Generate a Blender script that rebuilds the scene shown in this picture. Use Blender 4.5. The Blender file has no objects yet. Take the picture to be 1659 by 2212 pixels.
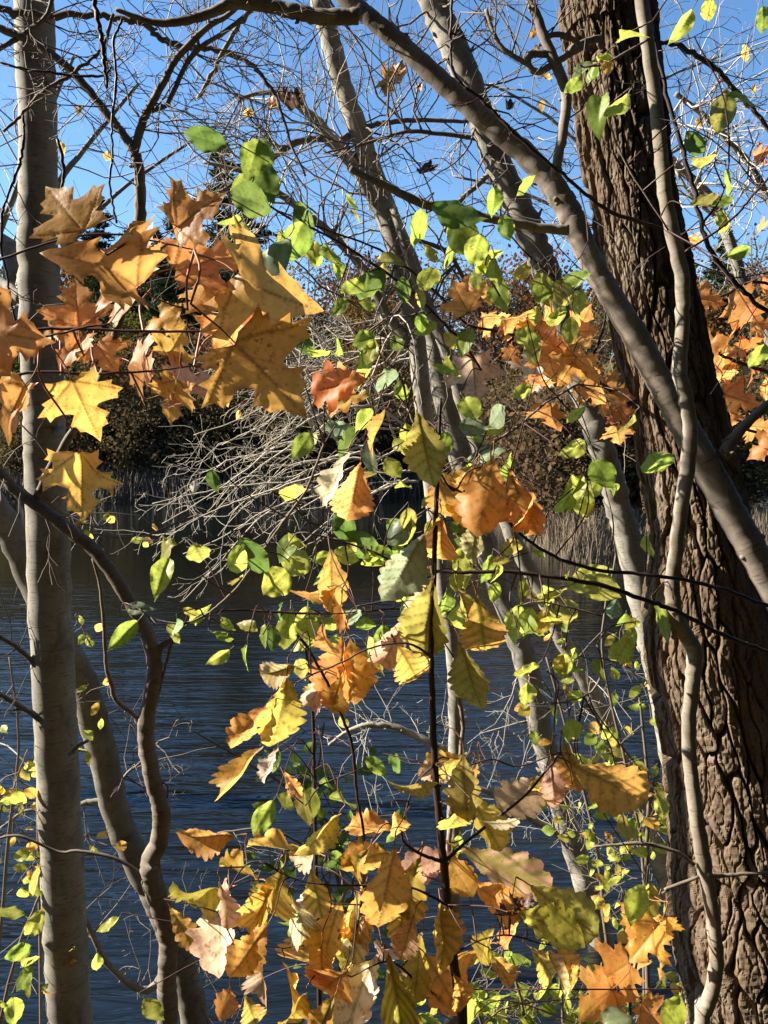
import bpy, bmesh, math, random
import numpy as np
from mathutils import Vector, Matrix
from mathutils.geometry import delaunay_2d_cdt

S = bpy.context.scene
COL = S.collection
RAD = math.radians

# ------------------------------------------------------------------ camera
F = 1725.0                     # focal length in units of a 1659 x 2212 picture
PITCH = RAD(-4.2)
CAMZ = 3.0                     # metres above the water
cd = bpy.data.cameras.new('camera'); cam = bpy.data.objects.new('camera', cd); COL.objects.link(cam)
cam.location = (0, 0, CAMZ); cam.rotation_euler = (RAD(90) + PITCH, 0, 0)
cd.sensor_fit = 'VERTICAL'; cd.sensor_height = 24; cd.sensor_width = 18
cd.lens = 24 * F / 2212; cd.clip_start = 0.05; cd.clip_end = 3000
S.camera = cam

# ------------------------------------------------------------------ sky and sun
SUN_EL, SUN_AZ = RAD(32), RAD(-83)          # azimuth from straight ahead (+Y), negative = left
sdir = Vector((math.cos(SUN_EL) * math.sin(SUN_AZ), math.cos(SUN_EL) * math.cos(SUN_AZ), math.sin(SUN_EL)))
W = bpy.data.worlds.new('World'); S.world = W; W.use_nodes = True
nt = W.node_tree; nt.nodes.clear()
sky = nt.nodes.new('ShaderNodeTexSky'); sky.sky_type = 'NISHITA'; sky.sun_disc = False
sky.sun_elevation = SUN_EL; sky.sun_rotation = SUN_AZ % (2 * math.pi)
sky.air_density = 1.0; sky.dust_density = 0.25; sky.ozone_density = 3.0; sky.altitude = 100
bg = nt.nodes.new('ShaderNodeBackground'); bg.inputs[1].default_value = 0.07
wo = nt.nodes.new('ShaderNodeOutputWorld')
hsv = nt.nodes.new('ShaderNodeHueSaturation'); hsv.inputs['Saturation'].default_value = 1.14
nt.links.new(sky.outputs[0], hsv.inputs['Color']); nt.links.new(hsv.outputs[0], bg.inputs[0]); nt.links.new(bg.outputs[0], wo.inputs[0])
sl = bpy.data.lights.new('sun', 'SUN'); sl.energy = 5.0; sl.angle = RAD(0.53); sl.color = (1.0, 0.93, 0.82)
so = bpy.data.objects.new('sun', sl); COL.objects.link(so)
so.rotation_euler = (-sdir).to_track_quat('-Z', 'Y').to_euler()
S.view_settings.view_transform = 'Standard'; S.view_settings.look = 'None'
S.view_settings.exposure = 1.75; S.view_settings.gamma = 1.0
S.render.engine = 'CYCLES'
S.cycles.max_bounces = 6; S.cycles.caustics_reflective = False; S.cycles.transmission_bounces = 4; S.cycles.diffuse_bounces = 1; S.cycles.glossy_bounces = 3

# ------------------------------------------------------------------ helpers
def at(x, y, d):
    """point at depth d (metres along +Y) seen at picture position x, y (1659 x 2212)"""
    rx = (x - 829.5) / F; ru = -(y - 1106.0) / F
    c, s = math.cos(PITCH), math.sin(PITCH)
    v = Vector((rx, c - ru * s, s + ru * c))
    return Vector((0, 0, CAMZ)) + v * (d / v.y)

def tag(o, label=None, cat=None, group=None, kind=None):
    if label: o['label'] = label
    if cat: o['category'] = cat
    if group: o['group'] = group
    if kind: o['kind'] = kind
    return o

def thing(name, base, label, cat, group=None):
    o = bpy.data.objects.new(name, None); COL.objects.link(o)
    o.location = base; o.empty_display_size = 0.1
    return tag(o, label, cat, group)

def world_inv(p):
    m = Matrix.Identity(4)
    while p is not None:
        m = (p.matrix_parent_inverse @ p.matrix_basis) @ m if p.parent else p.matrix_basis @ m
        p = p.parent
    return m.inverted()

def link(o, parent=None):
    COL.objects.link(o)
    if parent is not None:
        o.parent = parent; o.matrix_parent_inverse = world_inv(parent)
    return o

class MB:
    """collects tubes and polygons into one mesh"""
    def __init__(s): s.v = []; s.f = []; s.uv = []; s.m = []; s.n = 0
    def add(s, verts, faces, uvs=None, mat=0):
        b = s.n
        s.v.append(np.asarray(verts, dtype=np.float64).reshape(-1, 3)); s.n += len(s.v[-1])
        for f in faces: s.f.append(tuple(i + b for i in f))
        s.uv.append(np.zeros((len(s.v[-1]), 2)) if uvs is None else np.asarray(uvs))
        s.m += [mat] * len(faces)
    def tube(s, pts, rad, sides=8, cap=True, mat=0, v0=0.0, rough=0.0):
        pts = np.asarray([tuple(p) for p in pts]); n = len(pts); rad = np.asarray(rad, dtype=float)
        tan = np.gradient(pts, axis=0); tan /= (np.linalg.norm(tan, axis=1)[:, None] + 1e-12)
        up = np.array([0.0, -1.0, 0.02]); a = np.cross(tan[0], up)
        if np.linalg.norm(a) < 1e-3: a = np.cross(tan[0], [1.0, 0, 0])
        a /= np.linalg.norm(a)
        seg = np.r_[0, np.cumsum(np.linalg.norm(np.diff(pts, axis=0), axis=1))] + v0
        vs = []; uv = []
        ang = np.linspace(0, 2 * math.pi, sides, endpoint=False)
        for i in range(n):
            a = a - tan[i] * np.dot(a, tan[i]); a /= (np.linalg.norm(a) + 1e-12)
            b = np.cross(tan[i], a)
            rk = rad[i] if not rough else (rad[i] * (1 + rough * (np.sin(ang * 2 + seg[i] * 9 / (rad[i] * 25 + .3)) * .5 + np.sin(ang * 3 - seg[i] * 17 + 1.3) * .5 + np.sin(ang * 5 + seg[i] * 41) * .35 + np.sin(ang + seg[i] * 6.1) * .7)))[:, None]
            vs.append(pts[i] + rk * (np.cos(ang)[:, None] * a + np.sin(ang)[:, None] * b))
            uv += [(ang[k] * max(rad.mean(), 1e-4), seg[i]) for k in range(sides)]
        fs = []
        for i in range(n - 1):
            for k in range(sides):
                k2 = (k + 1) % sides
                fs.append((i * sides + k, i * sides + k2, (i + 1) * sides + k2, (i + 1) * sides + k))
        if cap:
            fs.append(tuple(range(sides))[::-1]); fs.append(tuple((n - 1) * sides + k for k in range(sides)))
        s.add(np.concatenate(vs), fs, uv, mat)
    def build(s, name, mats, parent=None, smooth=True):
        me = bpy.data.meshes.new(name)
        v = np.concatenate(s.v) if s.v else np.zeros((0, 3))
        me.from_pydata(v.tolist(), [], s.f)
        uvv = np.concatenate(s.uv)
        ul = me.uv_layers.new(name='UVMap')
        li = np.empty(len(me.loops), dtype=np.int32); me.loops.foreach_get('vertex_index', li)
        ul.data.foreach_set('uv', uvv[li].astype(np.float32).ravel())
        if not isinstance(mats, (list, tuple)): mats = [mats]
        for m in mats: me.materials.append(m)
        me.polygons.foreach_set('material_index', np.asarray(s.m, dtype=np.int32))
        me.polygons.foreach_set('use_smooth', np.full(len(me.polygons), smooth))
        me.update()
        return link(bpy.data.objects.new(name, me), parent)

def spline(pts, per=6):
    """Catmull-Rom through (x, y, ...) rows"""
    p = np.asarray(pts, dtype=float); n = len(p)
    if n == 2: per = max(per, 8)
    q = np.vstack([2 * p[0] - p[1], p, 2 * p[-1] - p[-2]])
    out = []
    for i in range(n - 1):
        p0, p1, p2, p3 = q[i], q[i + 1], q[i + 2], q[i + 3]
        for t in np.linspace(0, 1, per, endpoint=False):
            out.append(0.5 * ((2 * p1) + (-p0 + p2) * t + (2 * p0 - 5 * p1 + 4 * p2 - p3) * t * t + (-p0 + 3 * p1 - 3 * p2 + p3) * t ** 3))
    out.append(p[-1])
    return np.asarray(out)

rng = random.Random(11)

def path3(pts, d, per=6, jit=0.0, rj=0.05, seed=1):
    """rows (x, y, width[, depth]) in the picture -> 3D points and radii"""
    rr = random.Random(seed)
    rows = []
    for i, p in enumerate(pts):
        dd = p[3] if len(p) > 3 else (d if not isinstance(d, tuple) else d[0] + (d[1] - d[0]) * i / max(1, len(pts) - 1))
        v = at(p[0], p[1], dd)
        rows.append((v.x, v.y, v.z, p[2] / 2 / F * dd))
    sp = spline(rows, per)
    P = sp[:, :3].copy(); R = np.maximum(sp[:, 3], 0.0004)
    for i in range(len(P)):
        if 0 < i < len(P) - 1: P[i] += np.array([rr.gauss(0, 1), rr.gauss(0, 1), rr.gauss(0, 1)]) * jit * R[i]
        R[i] *= 1 + rr.uniform(-rj, rj)
    return P, R

# ------------------------------------------------------------------ materials
def mat(name):
    m = bpy.data.materials.new(name); m.use_nodes = True
    n = m.node_tree; n.nodes.clear()
    o = n.nodes.new('ShaderNodeOutputMaterial')
    return m, n, o
def N(n, t, **k):
    x = n.nodes.new(t)
    for a, b in k.items():
        if hasattr(x, a): setattr(x, a, b)
    return x
def mixc(n, fac, a, b, blend='MIX'):
    x = n.nodes.new('ShaderNodeMix'); x.data_type = 'RGBA'; x.blend_type = blend
    for sock, val in ((x.inputs[0], fac), (x.inputs[6], a), (x.inputs[7], b)):
        if hasattr(val, 'links') or isinstance(val, bpy.types.NodeSocket): n.links.new(val, sock)
        elif isinstance(val, (int, float)): sock.default_value = val
        else: sock.default_value = (*val, 1) if len(val) == 3 else val
    return x.outputs[2]
def ramp(n, fac, stops):
    x = n.nodes.new('ShaderNodeValToRGB'); n.links.new(fac, x.inputs[0])
    e = x.color_ramp.elements
    while len(e) < len(stops): e.new(0.5)
    for i, (p, c) in enumerate(stops):
        e[i].position = p; e[i].color = (c, c, c, 1) if isinstance(c, (int, float)) else (*c, 1)
    return x.outputs[0]
def noise(n, vec, scale, detail=4, rough=0.55, dist=0.0):
    x = n.nodes.new('ShaderNodeTexNoise'); x.inputs['Scale'].default_value = scale
    x.inputs['Detail'].default_value = detail; x.inputs['Roughness'].default_value = rough
    x.inputs['Distortion'].default_value = dist
    if vec is not None: n.links.new(vec, x.inputs['Vector'])
    return x.outputs[0]
def mapping(n, vec, scale):
    x = n.nodes.new('ShaderNodeMapping'); x.inputs['Scale'].default_value = scale
    n.links.new(vec, x.inputs['Vector']); return x.outputs[0]

def bark(name, light, dark, lent=0.5, bump=0.4, rough=0.85, moss=0.0):
    """smooth bark with blotches and dark horizontal lenticels; UV = (around, along) in metres"""
    light = tuple(x * .6 for x in light); dark = tuple(x * .6 for x in dark)
    m, n, o = mat(name)
    uv = N(n, 'ShaderNodeUVMap').outputs[0]
    ob = N(n, 'ShaderNodeTexCoord').outputs['Object']
    blot = noise(n, ob, 9, 5, 0.6)
    c = mixc(n, ramp(n, blot, [(0.35, 0.0), (0.68, 1.0)]), dark, light)
    fine = noise(n, mapping(n, uv, (60, 260, 1)), 1, 4, 0.7)
    c = mixc(n, ramp(n, fine, [(0.3, 0.35), (0.6, 0.0)]), c, tuple(x * 0.45 for x in dark))
    l = noise(n, mapping(n, uv, (20, 130, 1)), 1, 3, 0.6, 0.3)
    lm = ramp(n, l, [(0.57, 0.0), (0.66, lent)])
    st = ramp(n, noise(n, mapping(n, ob, (1, 1, .5)), 14, 6, .7, .8), [(0.52, 0.0), (0.66, 0.55)])
    c = mixc(n, st, c, tuple(x * 0.4 for x in dark))
    c = mixc(n, lm, c, tuple(x * 0.22 for x in dark))
    if moss:
        g = ramp(n, noise(n, ob, 5, 3, 0.6), [(0.5, 0.0), (0.75, moss)])
        c = mixc(n, g, c, (0.10, 0.11, 0.04))
    b = N(n, 'ShaderNodeBsdfPrincipled'); b.inputs['Roughness'].default_value = rough
    b.inputs['Specular IOR Level'].default_value = 0.25
    n.links.new(c, b.inputs['Base Color'])
    bp = N(n, 'ShaderNodeBump'); bp.inputs['Strength'].default_value = bump; bp.inputs['Distance'].default_value = 0.0008
    hh = N(n, 'ShaderNodeMath', operation='SUBTRACT'); n.links.new(fine, hh.inputs[0]); n.links.new(lm, hh.inputs[1])
    n.links.new(hh.outputs[0], bp.inputs['Height']); n.links.new(bp.outputs[0], b.inputs['Normal'])
    n.links.new(b.outputs[0], o.inputs[0])
    return m

def plain(name, col, var=0.4, scale=12, rough=0.8, bump=0.2, coat=0.0):
    col = tuple(x * .62 for x in col)
    m, n, o = mat(name)
    ob = N(n, 'ShaderNodeTexCoord').outputs['Object']
    f = noise(n, ob, scale, 4, 0.6)
    c = mixc(n, f, tuple(x * (1 - var) for x in col), tuple(min(1, x * (1 + var)) for x in col))
    b = N(n, 'ShaderNodeBsdfPrincipled'); b.inputs['Roughness'].default_value = rough
    b.inputs['Specular IOR Level'].default_value = 0.3; b.inputs['Coat Weight'].default_value = coat
    n.links.new(c, b.inputs['Base Color'])
    if bump:
        bp = N(n, 'ShaderNodeBump'); bp.inputs['Strength'].default_value = bump; bp.inputs['Distance'].default_value = 0.0015
        n.links.new(f, bp.inputs['Height']); n.links.new(bp.outputs[0], b.inputs['Normal'])
    n.links.new(b.outputs[0], o.inputs[0])
    return m

def leaf_mat(name, spot=(0.09, 0.03, 0.008), vein=(0.45, 0.3, 0.09), spot_amt=0.5, vein_amt=0.5, trans=0.56, blot=None, gloss=0.5, bluish=0.0):
    """thin leaf: object colour, vein attribute, blotches and specks, light passing through"""
    m, n, o = mat(name)
    oi = N(n, 'ShaderNodeObjectInfo')
    tc = N(n, 'ShaderNodeTexCoord').outputs['Object']
    off = N(n, 'ShaderNodeVectorMath', operation='ADD'); n.links.new(tc, off.inputs[0])
    cmb = N(n, 'ShaderNodeMath', operation='MULTIPLY'); cmb.inputs[1].default_value = 37.0
    n.links.new(oi.outputs['Random'], cmb.inputs[0]); n.links.new(cmb.outputs[0], off.inputs[1])
    v = off.outputs[0]
    base = oi.outputs['Color']
    hs = N(n, 'ShaderNodeHueSaturation'); n.links.new(base, hs.inputs['Color'])
    mr = N(n, 'ShaderNodeMapRange'); n.links.new(noise(n, v, 2.2, 3, 0.6), mr.inputs[0])
    mr.inputs[3].default_value = 0.482; mr.inputs[4].default_value = 0.518; n.links.new(mr.outputs[0], hs.inputs['Hue'])
    mv = N(n, 'ShaderNodeMapRange'); n.links.new(noise(n, v, 5, 5, 0.65), mv.inputs[0])
    mv.inputs[3].default_value = 0.55; mv.inputs[4].default_value = 1.4; n.links.new(mv.outputs[0], hs.inputs['Value'])
    c = hs.outputs[0]
    va = N(n, 'ShaderNodeAttribute', attribute_name='vein').outputs['Fac']
    if blot:      # a second colour that stays along the veins
        wide = N(n, 'ShaderNodeAttribute', attribute_name='near_vein').outputs['Fac']
        f = N(n, 'ShaderNodeMath', operation='MULTIPLY'); n.links.new(wide, f.inputs[0])
        n.links.new(ramp(n, oi.outputs['Random'], [(0.35, 0.0), (0.9, 0.85)]), f.inputs[1])
        c = mixc(n, f.outputs[0], c, blot)
    sp = ramp(n, noise(n, v, 15, 3, 0.7), [(0.52, 0.0), (0.68, spot_amt)])
    big = ramp(n, noise(n, v, 3.0, 4, 0.6), [(0.42, 0.0), (0.66, 1.0)])
    sm = N(n, 'ShaderNodeMath', operation='MULTIPLY'); n.links.new(sp, sm.inputs[0]); n.links.new(big, sm.inputs[1])
    c = mixc(n, sm.outputs[0], c, spot)
    ed = N(n, 'ShaderNodeAttribute', attribute_name='edge').outputs['Fac']
    em = N(n, 'ShaderNodeMath', operation='MULTIPLY'); n.links.new(ed, em.inputs[0])
    n.links.new(ramp(n, noise(n, v, 4, 3, 0.6), [(0.45, 0.0), (0.7, 0.7)]), em.inputs[1])
    c = mixc(n, em.outputs[0], c, spot)
    vm = N(n, 'ShaderNodeMath', operation='MULTIPLY'); vm.inputs[1].default_value = vein_amt; n.links.new(va, vm.inputs[0])
    cv = mixc(n, vm.outputs[0], c, vein)
    b = N(n, 'ShaderNodeBsdfPrincipled'); b.inputs['Roughness'].default_value = gloss
    b.inputs['Specular IOR Level'].default_value = 0.35
    n.links.new(cv, b.inputs['Base Color'])
    t = N(n, 'ShaderNodeBsdfTranslucent')
    dk = mixc(n, vm.outputs[0], c, tuple(x * 0.5 for x in spot))
    sat = N(n, 'ShaderNodeHueSaturation'); sat.inputs['Saturation'].default_value = 0.95; sat.inputs['Value'].default_value = 1.85
    n.links.new(dk, sat.inputs['Color']); n.links.new(sat.outputs[0], t.inputs[0])
    mx = N(n, 'ShaderNodeMixShader'); mx.inputs[0].default_value = trans
    bp = N(n, 'ShaderNodeBump'); bp.inputs['Strength'].default_value = 0.3; bp.inputs['Distance'].default_value = 0.0015
    n.links.new(noise(n, v, 9, 3, 0.6), bp.inputs['Height']); n.links.new(bp.outputs[0], b.inputs['Normal'])
    n.links.new(b.outputs[0], mx.inputs[1]); n.links.new(t.outputs[0], mx.inputs[2])
    n.links.new(mx.outputs[0], o.inputs[0])
    return m

M = {}
M['pale'] = bark('pale_bark', (0.62, 0.565, 0.455), (0.40, 0.355, 0.275), lent=0.55)
M['grey'] = bark('grey_bark', (0.42, 0.375, 0.30), (0.25, 0.215, 0.16), lent=0.5, moss=0.3)
M['young'] = bark('young_bark', (0.46, 0.385, 0.30), (0.27, 0.205, 0.15), lent=0.55)
M['arch'] = bark('arch_bark', (0.52, 0.435, 0.345), (0.33, 0.26, 0.20), lent=0.5)
M['stem'] = bark('stem_bark', (0.54, 0.47, 0.37), (0.33, 0.27, 0.20), lent=0.4)
M['twig_pale'] = plain('pale_twig_bark', (0.70, 0.62, 0.49), 0.3, 30, 0.75, 0.05)
M['twig_grey'] = plain('grey_twig_bark', (0.25, 0.20, 0.15), 0.4, 30, 0.75, 0.1)
M['twig_dark'] = plain('dark_twig_bark', (0.06, 0.034, 0.026), 0.4, 60, 0.6)
M['twig_red'] = plain('red_twig_bark', (0.085, 0.03, 0.02), 0.4, 60, 0.5)
M['petiole'] = plain('petiole', (0.40, 0.16, 0.05), 0.3, 60, 0.5, 0)
M['petiole_green'] = plain('green_petiole', (0.22, 0.22, 0.06), 0.3, 60, 0.5, 0)
M['maple'] = leaf_mat('maple_leaf', spot_amt=0.85, vein=(0.5, 0.25, 0.08), vein_amt=0.8)
M['oak'] = leaf_mat('oak_leaf', spot=(0.12, 0.038, 0.01), vein=(0.42, 0.30, 0.10), spot_amt=0.8, vein_amt=0.85, blot=(0.24, 0.24, 0.03))
M['oval'] = leaf_mat('oval_leaf', spot=(0.04, 0.045, 0.008), vein=(0.32, 0.34, 0.10), spot_amt=0.8, vein_amt=0.65, trans=0.55, gloss=0.45)
M['dead'] = leaf_mat('dead_leaf', spot=(0.04, 0.02, 0.01), vein=(0.3, 0.15, 0.06), spot_amt=0.6, trans=0.25)

# water
m, n, o = mat('pond_water')
geo = N(n, 'ShaderNodeNewGeometry').outputs['Position']
w1 = noise(n, mapping(n, geo, (1.4, 9.0, 1)), 1.0, 3, 0.55, 0.6)
w2 = noise(n, mapping(n, geo, (0.5, 2.4, 1)), 1.0, 2, 0.5, 0.4)
add = N(n, 'ShaderNodeMath', operation='MULTIPLY_ADD'); n.links.new(w2, add.inputs[0]); add.inputs[1].default_value = 1.6; n.links.new(w1, add.inputs[2])
bp = N(n, 'ShaderNodeBump'); bp.inputs['Strength'].default_value = 1.0; bp.inputs['Distance'].default_value = 0.034
sx = N(n, 'ShaderNodeSeparateXYZ'); n.links.new(geo, sx.inputs[0])
mr = N(n, 'ShaderNodeMapRange'); n.links.new(sx.outputs[1], mr.inputs[0]); mr.inputs[1].default_value = 7.0; mr.inputs[2].default_value = 20.0; mr.inputs[3].default_value = 1.0; mr.inputs[4].default_value = 0.16
gust = ramp(n, noise(n, mapping(n, geo, (0.12, 0.3, 1)), 1.0, 3, 0.5), [(0.3, 0.45), (0.65, 1.0)])
mg = N(n, 'ShaderNodeMath', operation='MULTIPLY'); n.links.new(mr.outputs[0], mg.inputs[0]); n.links.new(gust, mg.inputs[1])
n.links.new(mg.outputs[0], bp.inputs['Strength'])
n.links.new(add.outputs[0], bp.inputs['Height'])
b = N(n, 'ShaderNodeBsdfPrincipled'); b.inputs['Base Color'].default_value = (0.005, 0.006, 0.005, 1)
b.inputs['Roughness'].default_value = 0.06; b.inputs['IOR'].default_value = 1.33; b.inputs['Specular IOR Level'].default_value = 0.9
n.links.new(bp.outputs[0], b.inputs['Normal']); n.links.new(b.outputs[0], o.inputs[0])
M['water'] = m

# ground: leaf litter and dry grass
m, n, o = mat('leaf_litter_ground')
geo = N(n, 'ShaderNodeNewGeometry').outputs['Position']
c = mixc(n, noise(n, geo, 0.35, 5, 0.6), (0.03, 0.032, 0.014), (0.06, 0.046, 0.024))
c = mixc(n, ramp(n, noise(n, geo, 7, 5, 0.7), [(0.4, 0.0), (0.65, 0.9)]), c, (0.055, 0.033, 0.016))
b = N(n, 'ShaderNodeBsdfPrincipled'); b.inputs['Roughness'].default_value = 0.95; n.links.new(c, b.inputs['Base Color'])
bp = N(n, 'ShaderNodeBump'); bp.inputs['Strength'].default_value = 0.8; bp.inputs['Distance'].default_value = 0.1
n.links.new(noise(n, geo, 9, 6, 0.7), bp.inputs['Height']); n.links.new(bp.outputs[0], b.inputs['Normal'])
n.links.new(b.outputs[0], o.inputs[0]); M['ground'] = m

# ------------------------------------------------------------------ ground and water
def sstep(a, b, x):
    t = np.clip((x - a) / (b - a), 0, 1); return t * t * (3 - 2 * t)
def shore(t):
    """distance of the far shore along +Y for direction t = x / y"""
    return 49 - 26.5 * sstep(0.06, 0.24, t) + 0.8 * np.sin(t * 23) + 0.5 * np.sin(t * 61 + 1)
def near_shore(x): return 3.75 + 0.12 * np.sin(x * 1.7) + 0.08 * np.sin(x * 4.1 + 1)
def gz(x, y):
    x = np.asarray(x, float); y = np.asarray(y, float)
    t = x / np.maximum(y, 3.0)
    sh = shore(np.clip(t, -1.2, 1.2))
    far = -1.2 + 1.2 * sstep(-4, 0, y - sh) + 0.5 * sstep(-0.2, 1.5, y - sh) + 2.3 * sstep(1, 20, y - sh) + 5.0 * sstep(25, 110, y - sh)
    ns = near_shore(x)
    near = np.where(y < 1.1, 1.4, 1.4 - (y - 1.1) / (ns - 1.1) * 1.4)
    near = np.maximum(near, -1.2)
    return np.where(y < 12, near, far) + 0.03 * np.sin(x * 2.3) * np.sin(y * 1.9)
def ground():
    ys = np.r_[-400, -150, -60, -25, -10, -5, np.arange(-3, 5, 0.25), np.arange(5, 20, 1.0), np.arange(20, 80, 0.7), np.arange(80, 150, 6), 200, 300, 500, 900, 1500]
    us = np.r_[-900, -400, -200, -100, np.arange(-60, 60.1, 1.0), 100, 200, 400, 900]
    X, Y = np.meshgrid(us, ys); Z = gz(X, Y)
    v = np.stack([X, Y, Z], -1).reshape(-1, 3); nx = len(us)
    f = [(j * nx + i, j * nx + i + 1, (j + 1) * nx + i + 1, (j + 1) * nx + i) for j in range(len(ys) - 1) for i in range(nx - 1)]
    mb = MB(); mb.add(v, f); return tag(mb.build('ground', M['ground']), kind='structure', label='brown leaf-littered banks around the pond')
ground()
mb = MB(); mb.add([(-300, 2.0, 0), (300, 2.0, 0), (300, 60, 0), (-300, 60, 0)], [(0, 1, 2, 3)])
tag(mb.build('water', M['water'], smooth=False), kind='structure', label='rippled dark blue pond water')

# ------------------------------------------------------------------ far shore: reeds, wood, cars
def reeds():
    r = random.Random(5); mb = MB(); vs = []; fs = []
    def blade(x, y, h, w):
        z = float(gz(x, y)) - 0.05; a = r.uniform(0, math.pi); lx, ly = r.gauss(0, .16) * h, r.gauss(0, .16) * h
        dx, dy = math.cos(a) * w, math.sin(a) * w; b = len(vs)
        vs.extend([(x - dx, y - dy, z), (x + dx, y + dy, z), (x + lx * .4 + dx * .8, y + ly * .4 + dy * .8, z + h * .6), (x + lx * .4 - dx * .8, y + ly * .4 - dy * .8, z + h * .6), (x + lx, y + ly, z + h)])
        fs.extend([(b, b + 1, b + 2, b + 3), (b + 3, b + 2, b + 4)])
    for i in range(9000):
        t = r.uniform(0.13, 0.62); s = float(shore(t)); y = s + r.uniform(-0.7, 3.0) + abs(r.gauss(0, .8)); blade(t * y, y, r.uniform(.3, 1.05), r.uniform(.006, .014))
    nf = len(fs)
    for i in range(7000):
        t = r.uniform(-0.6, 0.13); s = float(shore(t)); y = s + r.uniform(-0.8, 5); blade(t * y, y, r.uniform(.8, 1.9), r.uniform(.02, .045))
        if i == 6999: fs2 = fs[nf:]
    mb.add(vs, fs[:nf]); tag(mb.build('reeds', plain('dry_reed', (0.25, 0.19, 0.12), 0.7, 2.5, 0.8, 0), smooth=False), 'band of dry tan reeds along the right-hand far shoreline', 'reeds', kind='stuff')
    mb = MB(); mb.add(vs, fs2); tag(mb.build('reeds', plain('shaded_reed', (0.13, 0.105, 0.075), 0.6, 1.5, 0.85, 0), smooth=False), 'grey-brown reeds along the far shoreline at the left, shade put into their colour', 'reeds', kind='stuff')  # left reeds get a darker colour that stands in for shade
reeds()

def crown_mesh(name, kind, seed, h, r, leaves, size, base=0.25):
    """crown of leaf clumps around generated limbs + the trunk with limbs"""
    q = random.Random(seed); wood = MB(); tips = []
    lean = q.gauss(0, .03) * h
    tr = [(0, 0, -0.5, .022 * h * .55), (lean * .2, 0, h * .3, .017 * h * .55), (lean * .6, q.gauss(0, .1), h * .6, .011 * h * .5), (lean, 0, h * .95, .02)]
    sp = spline(tr, 4); wood.tube(sp[:, :3], sp[:, 3], 6)
    nl = 26 if kind != 'pine' else 60
    for i in range(nl):
        k = base + (0.97 - base) * (i + q.random()) / nl; z = h * k
        a = q.uniform(0, 6.283)
        if kind == 'pine': L = r * (1.05 - k) / (1.05 - base) * q.uniform(.6, 1.15); rise = q.uniform(-.1, .25)
        else: L = r * q.uniform(.6, 1.1) * math.sqrt(max(.08, 1 - ((k - .5) / .62) ** 2)); rise = q.uniform(.3, .9)
        p0 = np.array([lean * k, 0, z]); d = np.array([math.cos(a), math.sin(a), rise]); d /= np.linalg.norm(d)
        pts = [p0]; p = p0.copy(); dd = d.copy()
        for s in range(4):
            dd = dd + np.array([q.gauss(0, .18), q.gauss(0, .18), q.gauss(.02, .12)]); dd /= np.linalg.norm(dd); p = p + dd * L / 4; pts.append(p.copy())
        wood.tube(pts, np.linspace(.05, .012, 5) * (h / 14), 4, cap=False)
        for s in range(1, 5): tips.append((pts[s], L * .28))
        for s in range(3 if kind != 'pine' else 0):
            b = pts[q.randint(1, 3)]; e = b + np.array([q.gauss(0, 1), q.gauss(0, 1), q.gauss(.5, .6)]) * L * .3
            wood.tube([b, (b + e) / 2 + np.array([0, 0, .1]), e], [.025, .018, .008], 3, cap=False); tips.append((e, L * .25))
    vs = []; fs = []
    for i in range(leaves):
        c, rr = q.choice(tips); sg = rr * .75
        p = np.array([c[0] + q.gauss(0, sg), c[1] + q.gauss(0, sg), c[2] + q.gauss(0, sg * (.75 if kind != 'pine' else .35))])
        s = size * q.uniform(.5, 1.3)
        u = np.array([q.gauss(0, 1) for _ in range(3)]); u /= np.linalg.norm(u)
        w = np.cross(u, [q.gauss(0, 1) for _ in range(3)]); w /= np.linalg.norm(w)
        b = len(vs)
        if kind == 'pine':
            u = np.array([u[0], u[1], abs(u[2]) * .6 + .1]); vs.extend([p - w * s * .18, p + w * s * .18, p + u * s]); fs.append((b, b + 1, b + 2))
        else:
            vs.extend([p - u * s * .5, p + w * s * .32, p + u * s * .5, p - w * s * .32]); fs.append((b, b + 1, b + 2, b + 3))
    cm = MB(); cm.add(vs, fs)
    return wood, cm

def far_leaf(name, a, b, trans=0.35):
    a = tuple(x * .6 for x in a); b = tuple(x * .6 for x in b)
    m, n, o = mat(name)
    oi = N(n, 'ShaderNodeObjectInfo'); geo = N(n, 'ShaderNodeNewGeometry')
    f = noise(n, geo.outputs['Position'], 0.8, 4, 0.65)
    c = mixc(n, ramp(n, f, [(0.3, 0.0), (0.7, 1.0)]), a, b)
    hs = N(n, 'ShaderNodeHueSaturation'); n.links.new(c, hs.inputs['Color'])
    mr = N(n, 'ShaderNodeMapRange'); n.links.new(oi.outputs['Random'], mr.inputs[0]); mr.inputs[3].default_value = .47; mr.inputs[4].default_value = .53
    n.links.new(mr.outputs[0], hs.inputs['Hue'])
    d = N(n, 'ShaderNodeBsdfDiffuse'); n.links.new(hs.outputs[0], d.inputs[0])
    t = N(n, 'ShaderNodeBsdfTranslucent'); n.links.new(hs.outputs[0], t.inputs[0])
    mx = N(n, 'ShaderNodeMixShader'); mx.inputs[0].default_value = trans
    n.links.new(d.outputs[0], mx.inputs[1]); n.links.new(t.outputs[0], mx.inputs[2]); n.links.new(mx.outputs[0], o.inputs[0])
    return m

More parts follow.
